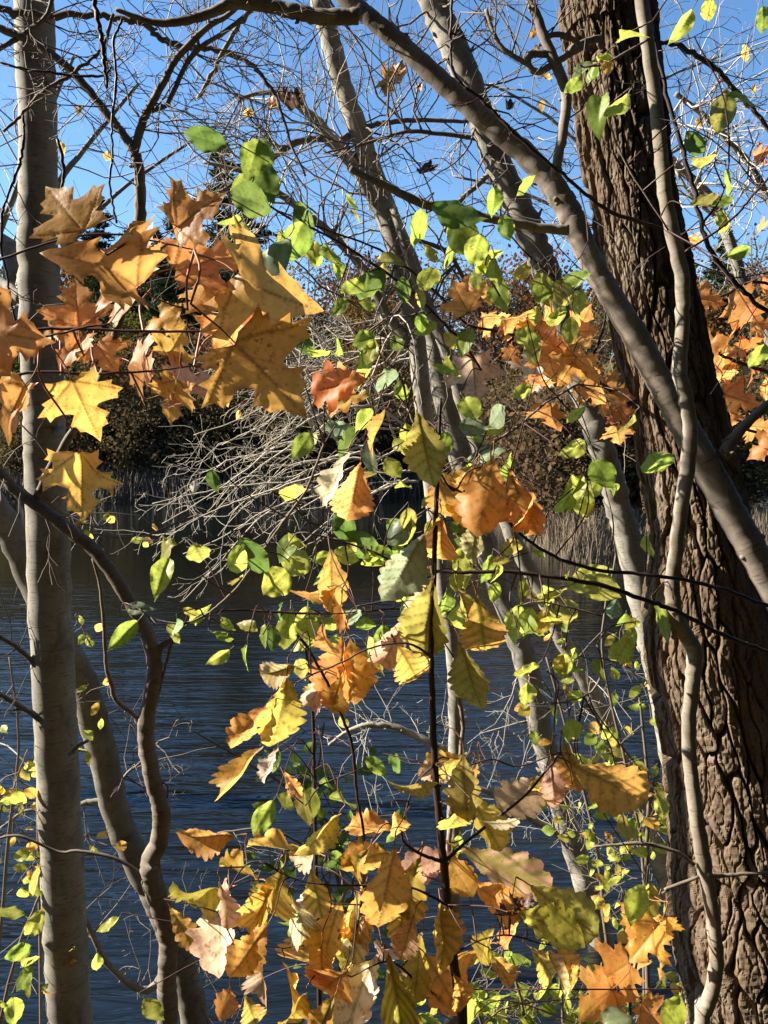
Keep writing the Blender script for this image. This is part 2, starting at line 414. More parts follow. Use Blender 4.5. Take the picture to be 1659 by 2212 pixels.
FW = plain('far_tree_bark', (0.13, 0.105, 0.08), 0.4, 3, 0.9, 0)
PROT = {}
for key, args in {
    'rust':   ('broad', 21, 13, 4.2, 3400, .34, .18), 'brown': ('broad', 22, 12, 4.4, 3000, .32, .12),
    'olive':  ('broad', 23, 12, 4.0, 4200, .34, .08), 'bare': ('broad', 24, 14, 3.6, 900, .24, .25),
    'red':    ('broad', 25, 10, 3.6, 3600, .32, .12), 'pine': ('pine', 26, 21, 4.4, 7000, .55, .22),
    'fill_blocker': ('pine', 28, 20, 4.6, 16000, .75, .03), 'thicket': ('broad', 27, 5.0, 3.6, 3600, .30, .05)}.items():
    PROT[key] = crown_mesh(key, *args)
FL = {'rust': far_leaf('rust_foliage', (0.20, 0.07, 0.02), (0.32, 0.15, 0.04)), 'brown': far_leaf('brown_foliage', (0.15, 0.09, 0.045), (0.30, 0.18, 0.085)),
      'olive': far_leaf('olive_foliage', (0.14, 0.13, 0.03), (0.28, 0.23, 0.05)), 'bare': far_leaf('sparse_foliage', (0.20, 0.15, 0.06), (0.32, 0.24, 0.10)),
      'red': far_leaf('red_foliage', (0.16, 0.04, 0.025), (0.26, 0.08, 0.04)), 'pine': far_leaf('pine_foliage', (0.025, 0.05, 0.022), (0.06, 0.085, 0.035), 0.15),
      'fill_blocker': far_leaf('fill_blocker_foliage', (0.018, 0.03, 0.014), (0.035, 0.045, 0.02), 0.05), 'thicket': far_leaf('thicket_foliage', (0.12, 0.085, 0.04), (0.26, 0.19, 0.09))}
LAB = {'rust': ('autumn_tree', 'rust-orange leafed tree in the wood across the pond', 'tree'), 'brown': ('autumn_tree', 'dull brown leafed tree in the wood across the pond', 'tree'),
       'olive': ('autumn_tree', 'olive-yellow leafed tree in the wood across the pond', 'tree'), 'bare': ('bare_tree', 'nearly bare pale-leafed tree in the wood across the pond', 'tree'),
       'red': ('autumn_tree', 'dark red leafed tree in the wood across the pond', 'tree'), 'pine': ('pine_tree', 'tall dark green pine rising above the far wood', 'tree'),
       'fill_blocker': ('fill_blocker_tree', 'unseen dense dark evergreen added around the viewpoint to cut fill light', 'tree'), 'thicket': ('thicket_bush', 'low tan-brown bush at the foot of the far wood', 'bush')}
first = {}
def far_tree(key, px, dist, hscale, rot, label=None):
    x = (px - 829.5) / F * dist; y = dist; z = float(gz(x, y))
    nm, lab, cat = LAB[key]
    t = thing(nm, (x, y, z), label or lab, cat, 'wood across the pond, ' + key)
    t.rotation_euler = (0, 0, rot); t.scale = (hscale, hscale, hscale * rng.uniform(.92, 1.08))
    for part, mb, mt in (('trunk', PROT[key][0], FW), ('crown', PROT[key][1], FL[key])):
        k = (key, part)
        if k not in first:
            o = mb.build(part, mt, None, smooth=False); COL.objects.unlink(o); first[k] = o.data; bpy.data.objects.remove(o)
        o = bpy.data.objects.new(part, first[k]); COL.objects.link(o); o.parent = t
        if part == 'crown': o['kind'] = 'stuff'
    return t
r = random.Random(77)
for px, dist, hs in ((482, 64, 1.22), (548, 67, 1.08), (405, 70, 1.05), (222, 66, 1.02), (300, 70, .95), (350, 62, .85), (650, 72, .72), (1545, 60, .8), (1240, 75, .7)):
    far_tree('pine', px, dist, hs, r.uniform(0, 6.28), {482: 'tallest dark pine of the far wood, behind the upper maple leaves', 1545: 'dark pine on the far shore just right of the oak trunk'}.get(px))
for i in range(46):
    px = -60 + 1780 * (i + r.uniform(0, 1)) / 46
    dist = r.choice([54, 58, 63, 69, 76]) + r.uniform(-1.5, 1.5)
    if px > 1080: dist = r.choice([58, 64, 70, 78])
    key = r.choice(['brown', 'brown', 'rust', 'olive', 'brown', 'bare', 'thicket'])
    if px < 120: key = 'olive'
    hs = r.uniform(.9, 1.2) * (dist / 62)
    if px > 850: hs *= .85
    if key == 'thicket': key = 'brown'; hs *= .7
    far_tree(key, px, dist, hs, r.uniform(0, 6.28))
for i in range(34):
    px = -80 + 1800 * (i + r.random()) / 34
    far_tree(r.choice(['brown', 'rust', 'olive', 'olive', 'rust', 'red']), px, r.uniform(78, 96), r.uniform(1.25, 1.6) * (.85 if px > 900 else 1), r.uniform(0, 6.28))
for px, dist, hs in ((1110, 62, .95), (1190, 60, .9), (700, 56, .8), (1500, 66, .85)): far_tree('red', px, dist, hs, r.uniform(0, 6.28))
for px, dist, hs in ((950, 66, 1.25), (1020, 70, 1.15), (905, 72, 1.2), (1620, 55, 1.1)): far_tree('bare', px, dist, hs, r.uniform(0, 6.28))
for i in range(34):
    px = -40 + 1160 * (i + r.random()) / 34; far_tree('thicket', px, float(shore((px - 829.5) / F)) + r.uniform(3, 9), r.uniform(.6, 1.1), r.uniform(0, 6.28))
for i in range(30):
    px = 1100 + 600 * (i + r.random()) / 30; far_tree('thicket', px, r.choice([27, 30, 34, 39, 49, 54]) + r.uniform(-1, 1), r.uniform(.28, .5) if i % 6 < 4 else .8, r.uniform(0, 6.28))

for i, (x, y, hs) in enumerate(((-4, -7.2, .85), (-.8, -6.2, .8), (2.2, -5.8, .82), (5, -5, .8), (7.4, -3, .8), (8.6, 0, .82), (9.2, 3, .7), (-7, -11, .95), (-2.6, -11, 1), (1.4, -10, 1), (5.5, -9.5, 1), (9.5, -7.5, 1), (12.5, -3.5, 1), (13.5, 1.5, .95), (14, 6, .8), (-8, -5, .85), (-12, -4.6, 1), (-16, -5, 1), (-12, -10, 1), (-17, -10, 1), (-21, -4.5, 1))):
    t = far_tree('fill_blocker', 829.5, 60, hs, i * 1.3); t.location = (x, y, float(gz(x, y))); t['group'] = 'unseen evergreens added to cut fill light'  # out-of-view evergreens added to block sky light and bounce
def car(px, dist, paint, label, rz):
    x = (px - 829.5) / F * dist; z = float(gz(x, dist))
    t = thing('parked_car', (x, dist, z), label, 'car'); t.rotation_euler = (0, 0, rz)
    prof = [(-2.2, .45), (-2.22, .75), (-2.1, .92), (-1.35, 1.0), (-.75, 1.42), (-.2, 1.5), (.8, 1.48), (1.45, 1.08), (2.05, .98), (2.2, .8), (2.18, .4), (1.75, .34), (-1.75, .34)]
    bm = bmesh.new()
    rings = []
    for yy, sc in ((-.86, .93), (-.8, 1.0), (0, 1.02), (.8, 1.0), (.86, .93)):
        rings.append([bm.verts.new((px_ * (.99 if abs(yy) > .82 else 1), yy * (1 if pz < 1.02 else .8), .3 + (pz - .3) * sc)) for px_, pz in prof])
    for a, b2 in zip(rings, rings[1:]):
        for i in range(len(prof)):
            j = (i + 1) % len(prof); bm.faces.new((a[i], a[j], b2[j], b2[i]))
    bm.faces.new(rings[0][::-1]); bm.faces.new(rings[-1])
    bmesh.ops.recalc_face_normals(bm, faces=bm.faces)
    me = bpy.data.meshes.new('body'); bm.to_mesh(me); bm.free(); me.materials.append(paint)
    o = bpy.data.objects.new('body', me); COL.objects.link(o); o.parent = t
    for sgn in (-1, 1):
        for x0, x1, x2, x3 in ((-1.1, -.15, -.15, -.72), (-.05, 1.25, .75, -.05)):
            mb = MB(); yb = sgn * .872; yt = sgn * .70
            mb.add([(x0, yb, 1.03), (x1, yb, 1.03), (x2, yt, 1.42), (x3, yt, 1.42), (x0, yb - sgn * .05, 1.03), (x1, yb - sgn * .05, 1.03), (x2, yt - sgn * .05, 1.42), (x3, yt - sgn * .05, 1.42)],
                   [(0, 1, 2, 3), (7, 6, 5, 4), (0, 4, 5, 1), (1, 5, 6, 2), (2, 6, 7, 3), (3, 7, 4, 0)])
            g = mb.build('side_window', M['glass'], smooth=False); g.parent = t
        for wx in (-1.4, 1.4):
            mb = MB(); mb.tube([(wx, sgn * .66, .32), (wx, sgn * .9, .32)], [.33, .33], 18); w = mb.build('wheel', M['tyre'], smooth=False); w.parent = t
            mb = MB(); mb.tube([(wx, sgn * .89, .32), (wx, sgn * .915, .32)], [.21, .19], 12); q = mb.build('rim', M['alloy'], smooth=False); q.parent = w
        mb = MB(); mb.tube([(2.1, sgn * .62, .78), (2.235, sgn * .62, .78)], [.13, .1], 10); hq = mb.build('headlight', M['alloy']); hq.parent = t
        mb = MB(); mb.tube([(-2.12, sgn * .66, .8), (-2.25, sgn * .66, .8)], [.11, .1], 10); hq = mb.build('tail_light', M['tail']); hq.parent = t
    return t
M['glass'] = plain('car_glass', (0.03, 0.035, 0.04), 0.1, 3, 0.05, 0); M['tyre'] = plain('tyre', (0.02, 0.02, 0.02), 0.1, 5, 0.8, 0)
M['alloy'] = plain('alloy', (0.6, 0.6, 0.6), 0.1, 5, 0.3, 0); M['tail'] = plain('tail_lamp', (0.4, 0.02, 0.02), 0.1, 5, 0.2, 0)
car(1655, 44, plain('blue_paint', (0.05, 0.14, 0.42), 0.05, 2, 0.25, 0, 0.8), 'blue car parked beyond the pond at the right edge', RAD(12))
car(1125, 50, plain('white_paint', (0.75, 0.76, 0.78), 0.05, 2, 0.3, 0, 0.8), 'white car parked behind the far trees near the middle', RAD(-8))

# ------------------------------------------------------------------ twigs
def grow(mb, p, d, L, r0, q, level, wander=.22, droop=0.0, sides=4, kids=5, tips=None, seglen=None):
    """one wandering twig with side twigs"""
    n = max(4, int(L / (seglen or .07))); n = min(n, 12)
    pts = [np.array(p, float)]; dd = np.array(d, float); dd /= np.linalg.norm(dd)
    for i in range(n):
        dd = dd + np.array([q.gauss(0, wander), q.gauss(0, wander), q.gauss(-droop, wander)])
        dd /= np.linalg.norm(dd); pts.append(pts[-1] + dd * L / n)
    rr = np.linspace(r0, max(r0 * .35, .0011), n + 1)
    mb.tube(pts, rr, sides, cap=False)
    if tips is not None: tips.append((pts[-1], dd.copy()))
    if level > 0:
        for k in range(kids):
            i = q.randint(1, n - 1) if n > 2 else 1
            base = pts[i]; t = pts[i + 1] - pts[i - 1]; t /= np.linalg.norm(t)
            s = np.array([q.gauss(0, 1), q.gauss(0, .7), q.gauss(0, 1)]); s -= t * np.dot(s, t); s /= (np.linalg.norm(s) + 1e-9)
            nd = t * q.uniform(.5, .95) + s * q.uniform(.5, .9)
            grow(mb, base, nd, L * q.uniform(.3, .6) * (1 - .4 * i / n), max(rr[i] * .6, .0011), q, level - 1, wander * 1.05, droop, max(3, sides - 1), max(2, kids - 1), tips, seglen)

def branch(parent, rows, d, m, name='branch', sides=10, per=6, jit=.12, seed=3, rj=.06):
    P, R = path3(rows, d, per, jit, rj, seed)
    mb = MB(); mb.tube(P, R, sides)
    # bud scars and small knots along it
    q = random.Random(seed * 7 + 1)
    for k in range(int(len(P) / 5)):
        i = q.randint(1, len(P) - 2); a = q.uniform(0, 6.28)
        t = P[i + 1] - P[i - 1]; t = t / np.linalg.norm(t)
        s = np.array([math.cos(a), math.sin(a) * .6, math.sin(a)]); s -= t * np.dot(s, t); s /= np.linalg.norm(s) + 1e-9
        L = R[i] * q.uniform(.25, .6)
        mb.tube([P[i] + s * R[i] * .6, P[i] + s * (R[i] + L * .6), P[i] + s * (R[i] + L) + t * L * .5], [R[i] * .35, R[i] * .28, R[i] * .1], 5)
    o = mb.build(name, m, parent)
    return P, R, o

def sprays(parent, sources, count, m, seed, L=(.3, .8), r=.003, level=2, kids=4, dirs=None, droop=0.0, wander=.27, name='twigs', depth_jit=.25, seglen=None):
    """twigs grown out of the given branches, joined: too fine to pick apart"""
    q = random.Random(seed); mb = MB(); tips = []
    for k in range(count):
        P, R = sources[q.randrange(len(sources))]
        i = q.randint(1, len(P) - 1)
        t = P[i] - P[i - 1]; t = t / (np.linalg.norm(t) + 1e-9)
        if dirs:
            a = RAD(q.uniform(*dirs)); d = np.array([math.sin(a), q.gauss(0, depth_jit), math.cos(a)])
        else:
            s = np.array([q.gauss(0, 1), q.gauss(0, .5), q.gauss(0, 1)]); s -= t * np.dot(s, t); s /= np.linalg.norm(s) + 1e-9
            d = t * q.uniform(.2, .8) + s
        grow(mb, P[i], d, q.uniform(*L), min(r * q.uniform(.7, 1.3), R[i] * .8), q, level, wander, droop, 4, kids, tips, seglen)
    o = mb.build(name, m, parent); o['kind'] = 'stuff'
    return tips

def base_of(x, y, d):
    p = at(x, y, d); return (p.x, p.y, float(gz(p.x, p.y)))
def to_ground(rows, d, dx=0.0, flare=1.25):
    """extends a trunk below the picture down into the bank"""
    x, y, w = rows[-1][:3]; dd = rows[-1][3] if len(rows[-1]) > 3 else (d[1] if isinstance(d, tuple) else d)
    p = at(x, y, dd); g = float(gz(p.x, p.y)) - .12
    if g < p.z:
        px = y + (p.z - g) / dd * F * 1.0
        rows = rows + [(x + dx, px, w * flare, dd)]
    return rows

# ------------------------------------------------------------------ the furrowed oak trunk
def hash2(i, j, k=0):
    h = (i.astype(np.int64) * 374761393 + j.astype(np.int64) * 668265263 + k * 974634777) & 0x7fffffff
    h = ((h ^ (h >> 13)) * 1274126177) & 0x7fffffff
    return ((h ^ (h >> 16)) & 0xffff) / 65535.0
def vnoise(x, y, px=None, k=0):
    i = np.floor(x).astype(np.int64); j = np.floor(y).astype(np.int64); fx = x - i; fy = y - j
    fx = fx * fx * (3 - 2 * fx); fy = fy * fy * (3 - 2 * fy)
    w = (lambda a: a % px) if px else (lambda a: a)
    a = hash2(w(i), j, k); b = hash2(w(i + 1), j, k); c = hash2(w(i), j + 1, k); d = hash2(w(i + 1), j + 1, k)
    return (a * (1 - fx) + b * fx) * (1 - fy) + (c * (1 - fx) + d * fx) * fy
def furrows(u, s, cols, ph):
    """u 0..1 round the trunk, s metres along it -> bark relief 0..1"""
    un = u * cols; sn = s / ph
    un = un + (vnoise(u * 10, s * 5, 10, 1) - .5) * 1.0 + (vnoise(u * 30, s * 16, 30, 2) - .5) * .5
    sn = sn + (vnoise(u * 16, s * 4, 16, 3) - .5) * .9
    ci = np.floor(un).astype(np.int64); cj = np.floor(sn).astype(np.int64)
    hgt = np.zeros(u.shape); f1 = np.full(u.shape, 9.0); f2 = np.full(u.shape, 9.0)
    for a in (-1, 0, 1):
        for b in (-1, 0, 1):
            ii = ci + a; jj = cj + b
            x = ii + .5 + (hash2(ii % cols, jj, 5) - .5) * .7 + .25 * (jj % 2); y = jj + .5 + (hash2(ii % cols, jj, 6) - .5) * .9
            d = np.sqrt((un - x) ** 2 + ((sn - y) * .62) ** 2)
            m = d < f1; f2 = np.where(m, f1, np.minimum(f2, d)); f1 = np.where(m, d, f1)
            hgt = np.where(m, hash2(ii % cols, jj, 11) + (un - x) * (hash2(ii % cols, jj, 12) - .5) * 1.3 + (sn - y) * (hash2(ii % cols, jj, 13) - .5) * 1.0, hgt)
    e = np.clip((f2 - f1) / .15, 0, 1)
    return e * (2 - e), hgt
def oak():
    D0 = 2.65
    L = [(1219, -60), (1219, 0), (1232, 90), (1251, 216), (1262, 324), (1280, 432), (1300, 556), (1323, 714), (1352, 839), (1370, 930), (1388, 1038), (1402, 1131), (1404, 1206), (1394, 1296), (1398, 1422), (1420, 1530), (1437, 1640), (1447, 1795), (1447, 1939), (1456, 2047), (1487, 2212), (1500, 2500), (1470, 2800)]
    Rr = [(1390, -60), (1398, 0), (1408, 90), (1424, 216), (1436, 324), (1455, 432), (1480, 556), (1510, 714), (1538, 839), (1562, 930), (1588, 1038), (1606, 1131), (1616, 1206), (1632, 1296), (1660, 1422), (1686, 1530), (1712, 1640), (1755, 1795), (1790, 1939), (1815, 2047), (1850, 2212), (1930, 2500), (2010, 2800)]
    rows = []
    for (a, y), (b, _) in zip(L, Rr):
        v = at((a + b) / 2, y, D0); rows.append((v.x, v.y, v.z, (b - a) / 2 / F * D0))
    top = rows[0]; rows = [(top[0] - .25, top[1] + .1, top[2] + 2.2, top[3] * .8)] + rows
    sp = spline(rows, 12)
    # even arc length
    seg = np.r_[0, np.cumsum(np.linalg.norm(np.diff(sp[:, :3], axis=0), axis=1))]
    nv = 1250; tt = np.linspace(0, seg[-1], nv)
    C = np.stack([np.interp(tt, seg, sp[:, k]) for k in range(4)], -1)
    nu = 380
    u = np.linspace(0, 1, nu, endpoint=False)
    U, T = np.meshgrid(u, tt)
    pl, f1 = furrows(U, T, 24, .19)
    fine = vnoise(U * 90, T * 28, 90, 8) * .55 + vnoise(U * 170, T * 95, 170, 9) * .45
    big = vnoise(U * 4, T * 2.2, 4, 10) - .5
    cr, _ = furrows(U, T + 40.3, 40, .09)
    rel = pl * .028 + pl * f1 * .014 + (fine - .5) * .010 * (.35 + .65 * pl) + (cr - 1) * .007 * pl + big * .02 - .030
    tan = np.gradient(C[:, :3], axis=0); tan /= np.linalg.norm(tan, axis=1)[:, None]
    X = np.cross(tan, np.array([0, 1.0, 0])); X /= np.linalg.norm(X, axis=1)[:, None]
    Y = np.cross(tan, X)
    ang = U * 2 * math.pi
    R = C[:, 3][:, None] + rel
    V = C[:, None, :3] + R[..., None] * (np.cos(ang)[..., None] * X[:, None, :] + np.sin(ang)[..., None] * Y[:, None, :])
    idx = np.arange(nv * nu).reshape(nv, nu)
    q = np.stack([idx[:-1], np.roll(idx, -1, 1)[:-1], np.roll(idx, -1, 1)[1:], idx[1:]], -1).reshape(-1, 4)
    me = bpy.data.meshes.new('trunk')
    me.vertices.add(nv * nu); me.vertices.foreach_set('co', V.astype(np.float32).ravel())
    me.loops.add(q.size); me.loops.foreach_set('vertex_index', q.astype(np.int32).ravel())
    me.polygons.add(len(q)); me.polygons.foreach_set('loop_start', np.arange(0, q.size, 4, dtype=np.int32))
    me.polygons.foreach_set('use_smooth', np.zeros(len(q), dtype=bool))
    me.update(calc_edges=True); me.validate()
    m, n, o = mat('furrowed_oak_bark')
    ob = N(n, 'ShaderNodeTexCoord').outputs['Object']
    st = mapping(n, ob, (1, 1, .22))
    c = mixc(n, ramp(n, noise(n, st, 24, 5, .65), [(.3, 0.), (.7, 1.)]), (0.088, 0.06, 0.038), (0.20, 0.145, 0.095))
    c = mixc(n, ramp(n, noise(n, ob, 90, 4, .7), [(.4, .0), (.65, .55)]), c, (0.075, 0.045, 0.026))
    c = mixc(n, ramp(n, noise(n, ob, 6, 3, .6), [(.5, .0), (.7, .45)]), c, (0.22, 0.185, 0.14))
    b = N(n, 'ShaderNodeBsdfPrincipled'); b.inputs['Roughness'].default_value = .92; b.inputs['Specular IOR Level'].default_value = .15
    n.links.new(c, b.inputs['Base Color'])
    bp = N(n, 'ShaderNodeBump'); bp.inputs['Strength'].default_value = .5; bp.inputs['Distance'].default_value = .003
    n.links.new(noise(n, mapping(n, ob, (1, 1, .4)), 70, 6, .7), bp.inputs['Height']); n.links.new(bp.outputs[0], b.inputs['Normal'])
    n.links.new(b.outputs[0], o.inputs[0]); me.materials.append(m)
    t = thing('oak_tree', (rows[-1][0], rows[-1][1], float(gz(rows[-1][0], rows[-1][1]))), 'thick leaning oak trunk with deeply furrowed brown bark at the right', 'tree')
    link(bpy.data.objects.new('trunk', me), t)
    branch(t, [(1300, 100, 16, 2.45), (1290, 84, 15, 2.4), (1240, 100, 12, 2.35), (1225, 120, 8, 2.33)], 2.5, M['young'], 'branch_stub', seed=5)
    return t
oak()

# ------------------------------------------------------------------ pale straight tree at the left
def left_tree():
    rows = [(66, -260, 78), (73, 0, 83), (81, 300, 82), (84, 600, 88), (93, 850, 90), (101, 1060, 94), (117, 1500, 96), (136, 1900, 99), (151, 2212, 102)]
    d = 2.9
    t = thing('pale_tree', base_of(175, 2500, d), 'straight pale-barked tree trunk at the left, sunlit down one side', 'tree')
    rows = to_ground(rows, d, 25)
    P, R = path3([(a, b, c * .94) + tuple(e) for a, b, c, *e in rows], d, 14, .03, .012, 4)
    mb = MB(); mb.tube(P, R, 36, rough=.014)
    q = random.Random(2)
    # swollen branch collars and short dead spurs
    mb.build('trunk', M['pale'], t)
    src = []
    for k, rw in enumerate(([(112, 1478, 16), (80, 1440, 13), (40, 1400, 11), (0, 1375, 9), (-40, 1350, 7)],
                            [(100, 1565, 16), (60, 1535, 13), (0, 1500, 11), (-50, 1470, 8)],
                            [(48, 648, 26, 3.0), (20, 622, 22, 3.1), (-20, 600, 20, 3.2)],
                            [(150, 1630, 9), (172, 1610, 8), (190, 1600, 7)])):
        p, rr, _ = branch(t, [(*x[:3], x[3] if len(x) > 3 else 2.84) for x in rw], 2.84, M['grey'], seed=30 + k); src.append((p, rr))
    sprays(t, src[:2], 10, M['twig_dark'], 91, (.15, .4), .002, 1, 3, dirs=(-150, 40))
left_tree()

# ------------------------------------------------------------------ leaning trunk behind it
def leaning_tree():
    rows = [(-190, 760, 58), (-60, 1010, 58), (20, 1150, 58), (95, 1310, 60), (172, 1458, 61), (214, 1600, 62), (252, 1758, 60), (299, 1866, 60), (342, 1950, 58), (372, 2030, 58), (402, 2120, 60), (425, 2230, 64)]
    d = 3.3
    t = thing('leaning_tree', base_of(450, 2400, d), 'grey-barked trunk leaning left behind the straight pale tree', 'tree')
    P, R = path3(to_ground(rows, d, 20), d, 10, .04, .02, 9); mb = MB(); mb.tube(P, R, 28, rough=.04); mb.build('trunk', M['grey'], t)
    src = []
    for k, rw in enumerate(([(225, 1730, 14), (180, 1735, 12), (120, 1760, 9), (60, 1750, 7), (0, 1790, 6)],
                            [(250, 1705, 7), (275, 1670, 6), (300, 1650, 5), (345, 1600, 4)],
                            [(370, 2060, 20), (320, 2140, 17), (240, 2090, 14), (200, 2020, 12), (175, 1960, 10)],
                            [(390, 2060, 8), (410, 2040, 6), (440, 2038, 5)])):
        p, rr, _ = branch(t, rw, 3.45, M['grey'], seed=40 + k); src.append((p, rr))
    sprays(t, src, 34, M['twig_grey'], 92, (.2, .55), .0028, 2, 3)
leaning_tree()

# ------------------------------------------------------------------ crooked young tree
def crooked_tree():
    d = 2.35
    t = thing('crooked_tree', base_of(365, 2500, d), 'slender crooked young tree zigzagging up in front of the leaning trunk', 'tree')
    rows = [(0, 1022, 22), (36, 1060, 24), (90, 1098, 26), (151, 1145, 28), (209, 1195, 29), (252, 1253, 30), (288, 1315, 31), (317, 1368, 32), (333, 1423, 33), (331, 1476, 34), (318, 1549, 36), (317, 1605, 37), (331, 1686, 38), (349, 1751, 40), (346, 1812, 40), (326, 1860, 42), (330, 1905, 46), (345, 1955, 42), (361, 2005, 42), (364, 2050, 42), (360, 2119, 43), (362, 2215, 46)]
    P, R = path3(to_ground([(-60, 985, 20)] + rows, d, 10), d, 7, .05, .03, 12); mb = MB(); mb.tube(P, R, 24, rough=.05); mb.build('trunk', M['young'], t)
    src = [(P[:40], R[:40])]
    brs = ([(78, 1078, 17), (110, 1010, 17), (150, 945, 17), (216, 823, 17), (252, 714, 18), (283, 590, 22), (299, 500, 25), (304, 420, 24), (297, 350, 23), (288, 324, 20), (262, 285, 17), (240, 255, 17), (195, 200, 17), (150, 150, 17), (110, 115, 16), (75, 90, 16), (43, 79, 17), (0, 62, 16), (-60, 40, 12)],
           [(290, 330, 18), (306, 270, 17), (324, 230, 16), (360, 166, 14), (382, 126, 14), (450, 58, 12), (494, 32, 10), (560, -30, 8)],
           [(326, 240, 9), (345, 234, 8), (364, 220, 9), (400, 144, 10), (432, 104, 10), (486, 68, 9), (560, 10, 8)],
           [(303, 1563, 14), (285, 1540, 11), (252, 1513, 12), (240, 1475, 11), (230, 1440, 9), (225, 1351, 9), (216, 1264, 8), (200, 1206, 6)],
           [(338, 1420, 16), (350, 1396, 15), (375, 1380, 13), (384, 1372, 9)],
           [(372, 1385, 7), (355, 1450, 6), (335, 1530, 6), (325, 1580, 6)],
           [(315, 1895, 9), (270, 1865, 8), (231, 1849, 8), (166, 1838, 7), (126, 1840, 6), (43, 1806, 6), (-10, 1812, 5)],
           [(43, 79, 11), (70, 60, 10), (97, 40, 10), (112, 0, 9), (118, -60, 8)],
           [(40, 82, 10), (0, 104, 10), (-40, 125, 8)],
           [(350, 1690, 4), (362, 1700, 4), (360, 1740, 4)])
    for k, rw in enumerate(brs):
        p, rr, _ = branch(t, rw, d, M['young'] if k < 5 else M['twig_grey'], 'limb' if k < 2 else 'branch', 12, seed=50 + k, jit=.08)
        if k in (0, 1, 2, 7): src.append((p, rr))
    sprays(t, src[1:], 45, M['twig_grey'], 93, (.15, .45), .0024, 2, 4)
    sprays(t, [src[0]], 6, M['twig_grey'], 94, (.15, .35), .002, 1, 3, dirs=(60, 170))
crooked_tree()

# ------------------------------------------------------------------ hanging and crossing vines, upper left
def vine(rows, d, m, label, name='woody_vine', tw=0, seed=5, cat='vine', jit=.3):
    p = at(rows[-1][0], rows[-1][1], d)
    t = thing(name, tuple(p), label, cat)
    P, R, o = branch(t, rows, d, m, 'stem', 7, seed=seed, jit=jit, rj=.1)
    if tw: sprays(t, [(P, R)], tw, M['twig_dark'], seed + 300, (.08, .3), .0016, 1, 3)
    return t, P, R
vine([(245, 30, 7), (222, 100, 8), (195, 130, 7), (151, 162, 8), (90, 200, 8), (45, 250, 7), (7, 284, 6)], 2.2, M['twig_grey'], 'dark straight vine crossing in front of the pale trunk near the top', seed=60, tw=4)
vine([(201, -40, 10), (209, 36, 11), (220, 90, 11), (226, 140, 9), (231, 190, 6)], 2.1, M['twig_dark'], 'short dark broken stem hanging straight down at upper left', seed=61)
vine([(263, 40, 5), (245, 90, 6), (250, 140, 6), (248, 202, 6), (241, 274, 5), (243, 330, 5), (237, 396, 5), (243, 440, 5), (252, 482, 5)], 2.0, M['twig_red'], 'thin reddish vine dangling past the fork of the crooked tree', seed=62, tw=3)
vine([(0, 134, 5), (55, 150, 5), (120, 158, 6), (180, 165, 6), (225, 162, 5), (240, 145, 4)], 2.15, M['twig_dark'], 'thin dark twig lying level across the pale trunk top', seed=63, tw=4, name='loose_twig', cat='twig')
vine([(50, 249, 5), (52, 290, 6), (47, 336, 6), (29, 390, 6), (14, 430, 5), (5, 460, 6), (3, 534, 6), (16, 599, 5), (25, 660, 5), (46, 737, 5)], 1.9, M['twig_dark'], 'dark looping vine hanging down the left edge of the picture', seed=64, tw=5)
vine([(124, 300, 7), (135, 350, 8), (137, 385, 7), (131, 415, 6)], 2.0, M['twig_dark'], 'short dark vine hanging beside the pale trunk above the maple leaves', seed=65)
vine([(-20, 12, 14), (40, 30, 15), (108, 34, 14), (198, 31, 13), (252, 40, 13), (306, 47, 14), (338, 76, 12), (385, 97, 12), (468, 108, 11), (540, 137, 10), (576, 180, 9), (597, 212, 8), (625, 300, 6), (660, 380, 4)], 2.6, M['twig_grey'], 'dark branch arching across the top left sky', seed=66, tw=22, name='overhanging_branch', cat='branch')
vine([(427, 213, 9), (455, 165, 10), (504, 72, 10), (540, 15, 9), (570, -40, 8)], 2.5, M['stem'], 'pale broken branch hanging diagonally near the top', seed=67, name='overhanging_branch', cat='branch')
vine([(978, -30, 6), (974, 60, 6), (974, 101, 6), (978, 151, 6), (1000, 185, 6), (1035, 209, 7), (1071, 248, 7), (1127, 303, 8), (1188, 354, 8), (1242, 400, 8), (1314, 455, 8), (1387, 480, 8), (1444, 498, 7)], 1.95, M['twig_dark'], 'long dark vine slanting across the arching trunk to the oak', seed=68, tw=8)
vine([(1390, -40, 9), (1407, 54, 9), (1422, 126, 9), (1443, 216, 9), (1472, 313, 9), (1494, 396, 10), (1510, 460, 10), (1530, 531, 10), (1565, 585, 10), (1609, 632, 10), (1680, 690, 9)], 1.9, M['twig_dark'], 'dark vine curving down right of the oak trunk to the edge', seed=69, tw=8)
vine([(1407, 90, 9), (1458, 97, 10), (1504, 119, 11), (1548, 151, 11), (1584, 191, 11), (1623, 234, 10), (1680, 310, 9)], 2.8, M['twig_grey'], 'grey branch arching right from the oak at the top right', seed=70, tw=26, name='overhanging_branch', cat='branch')
vine([(1480, 544, 4), (1530, 511, 5), (1584, 471, 5), (1620, 430, 5), (1680, 360, 5)], 1.7, M['twig_red'], 'thin straight reddish twig rising to the right edge', seed=71, name='loose_twig', cat='twig', tw=3)

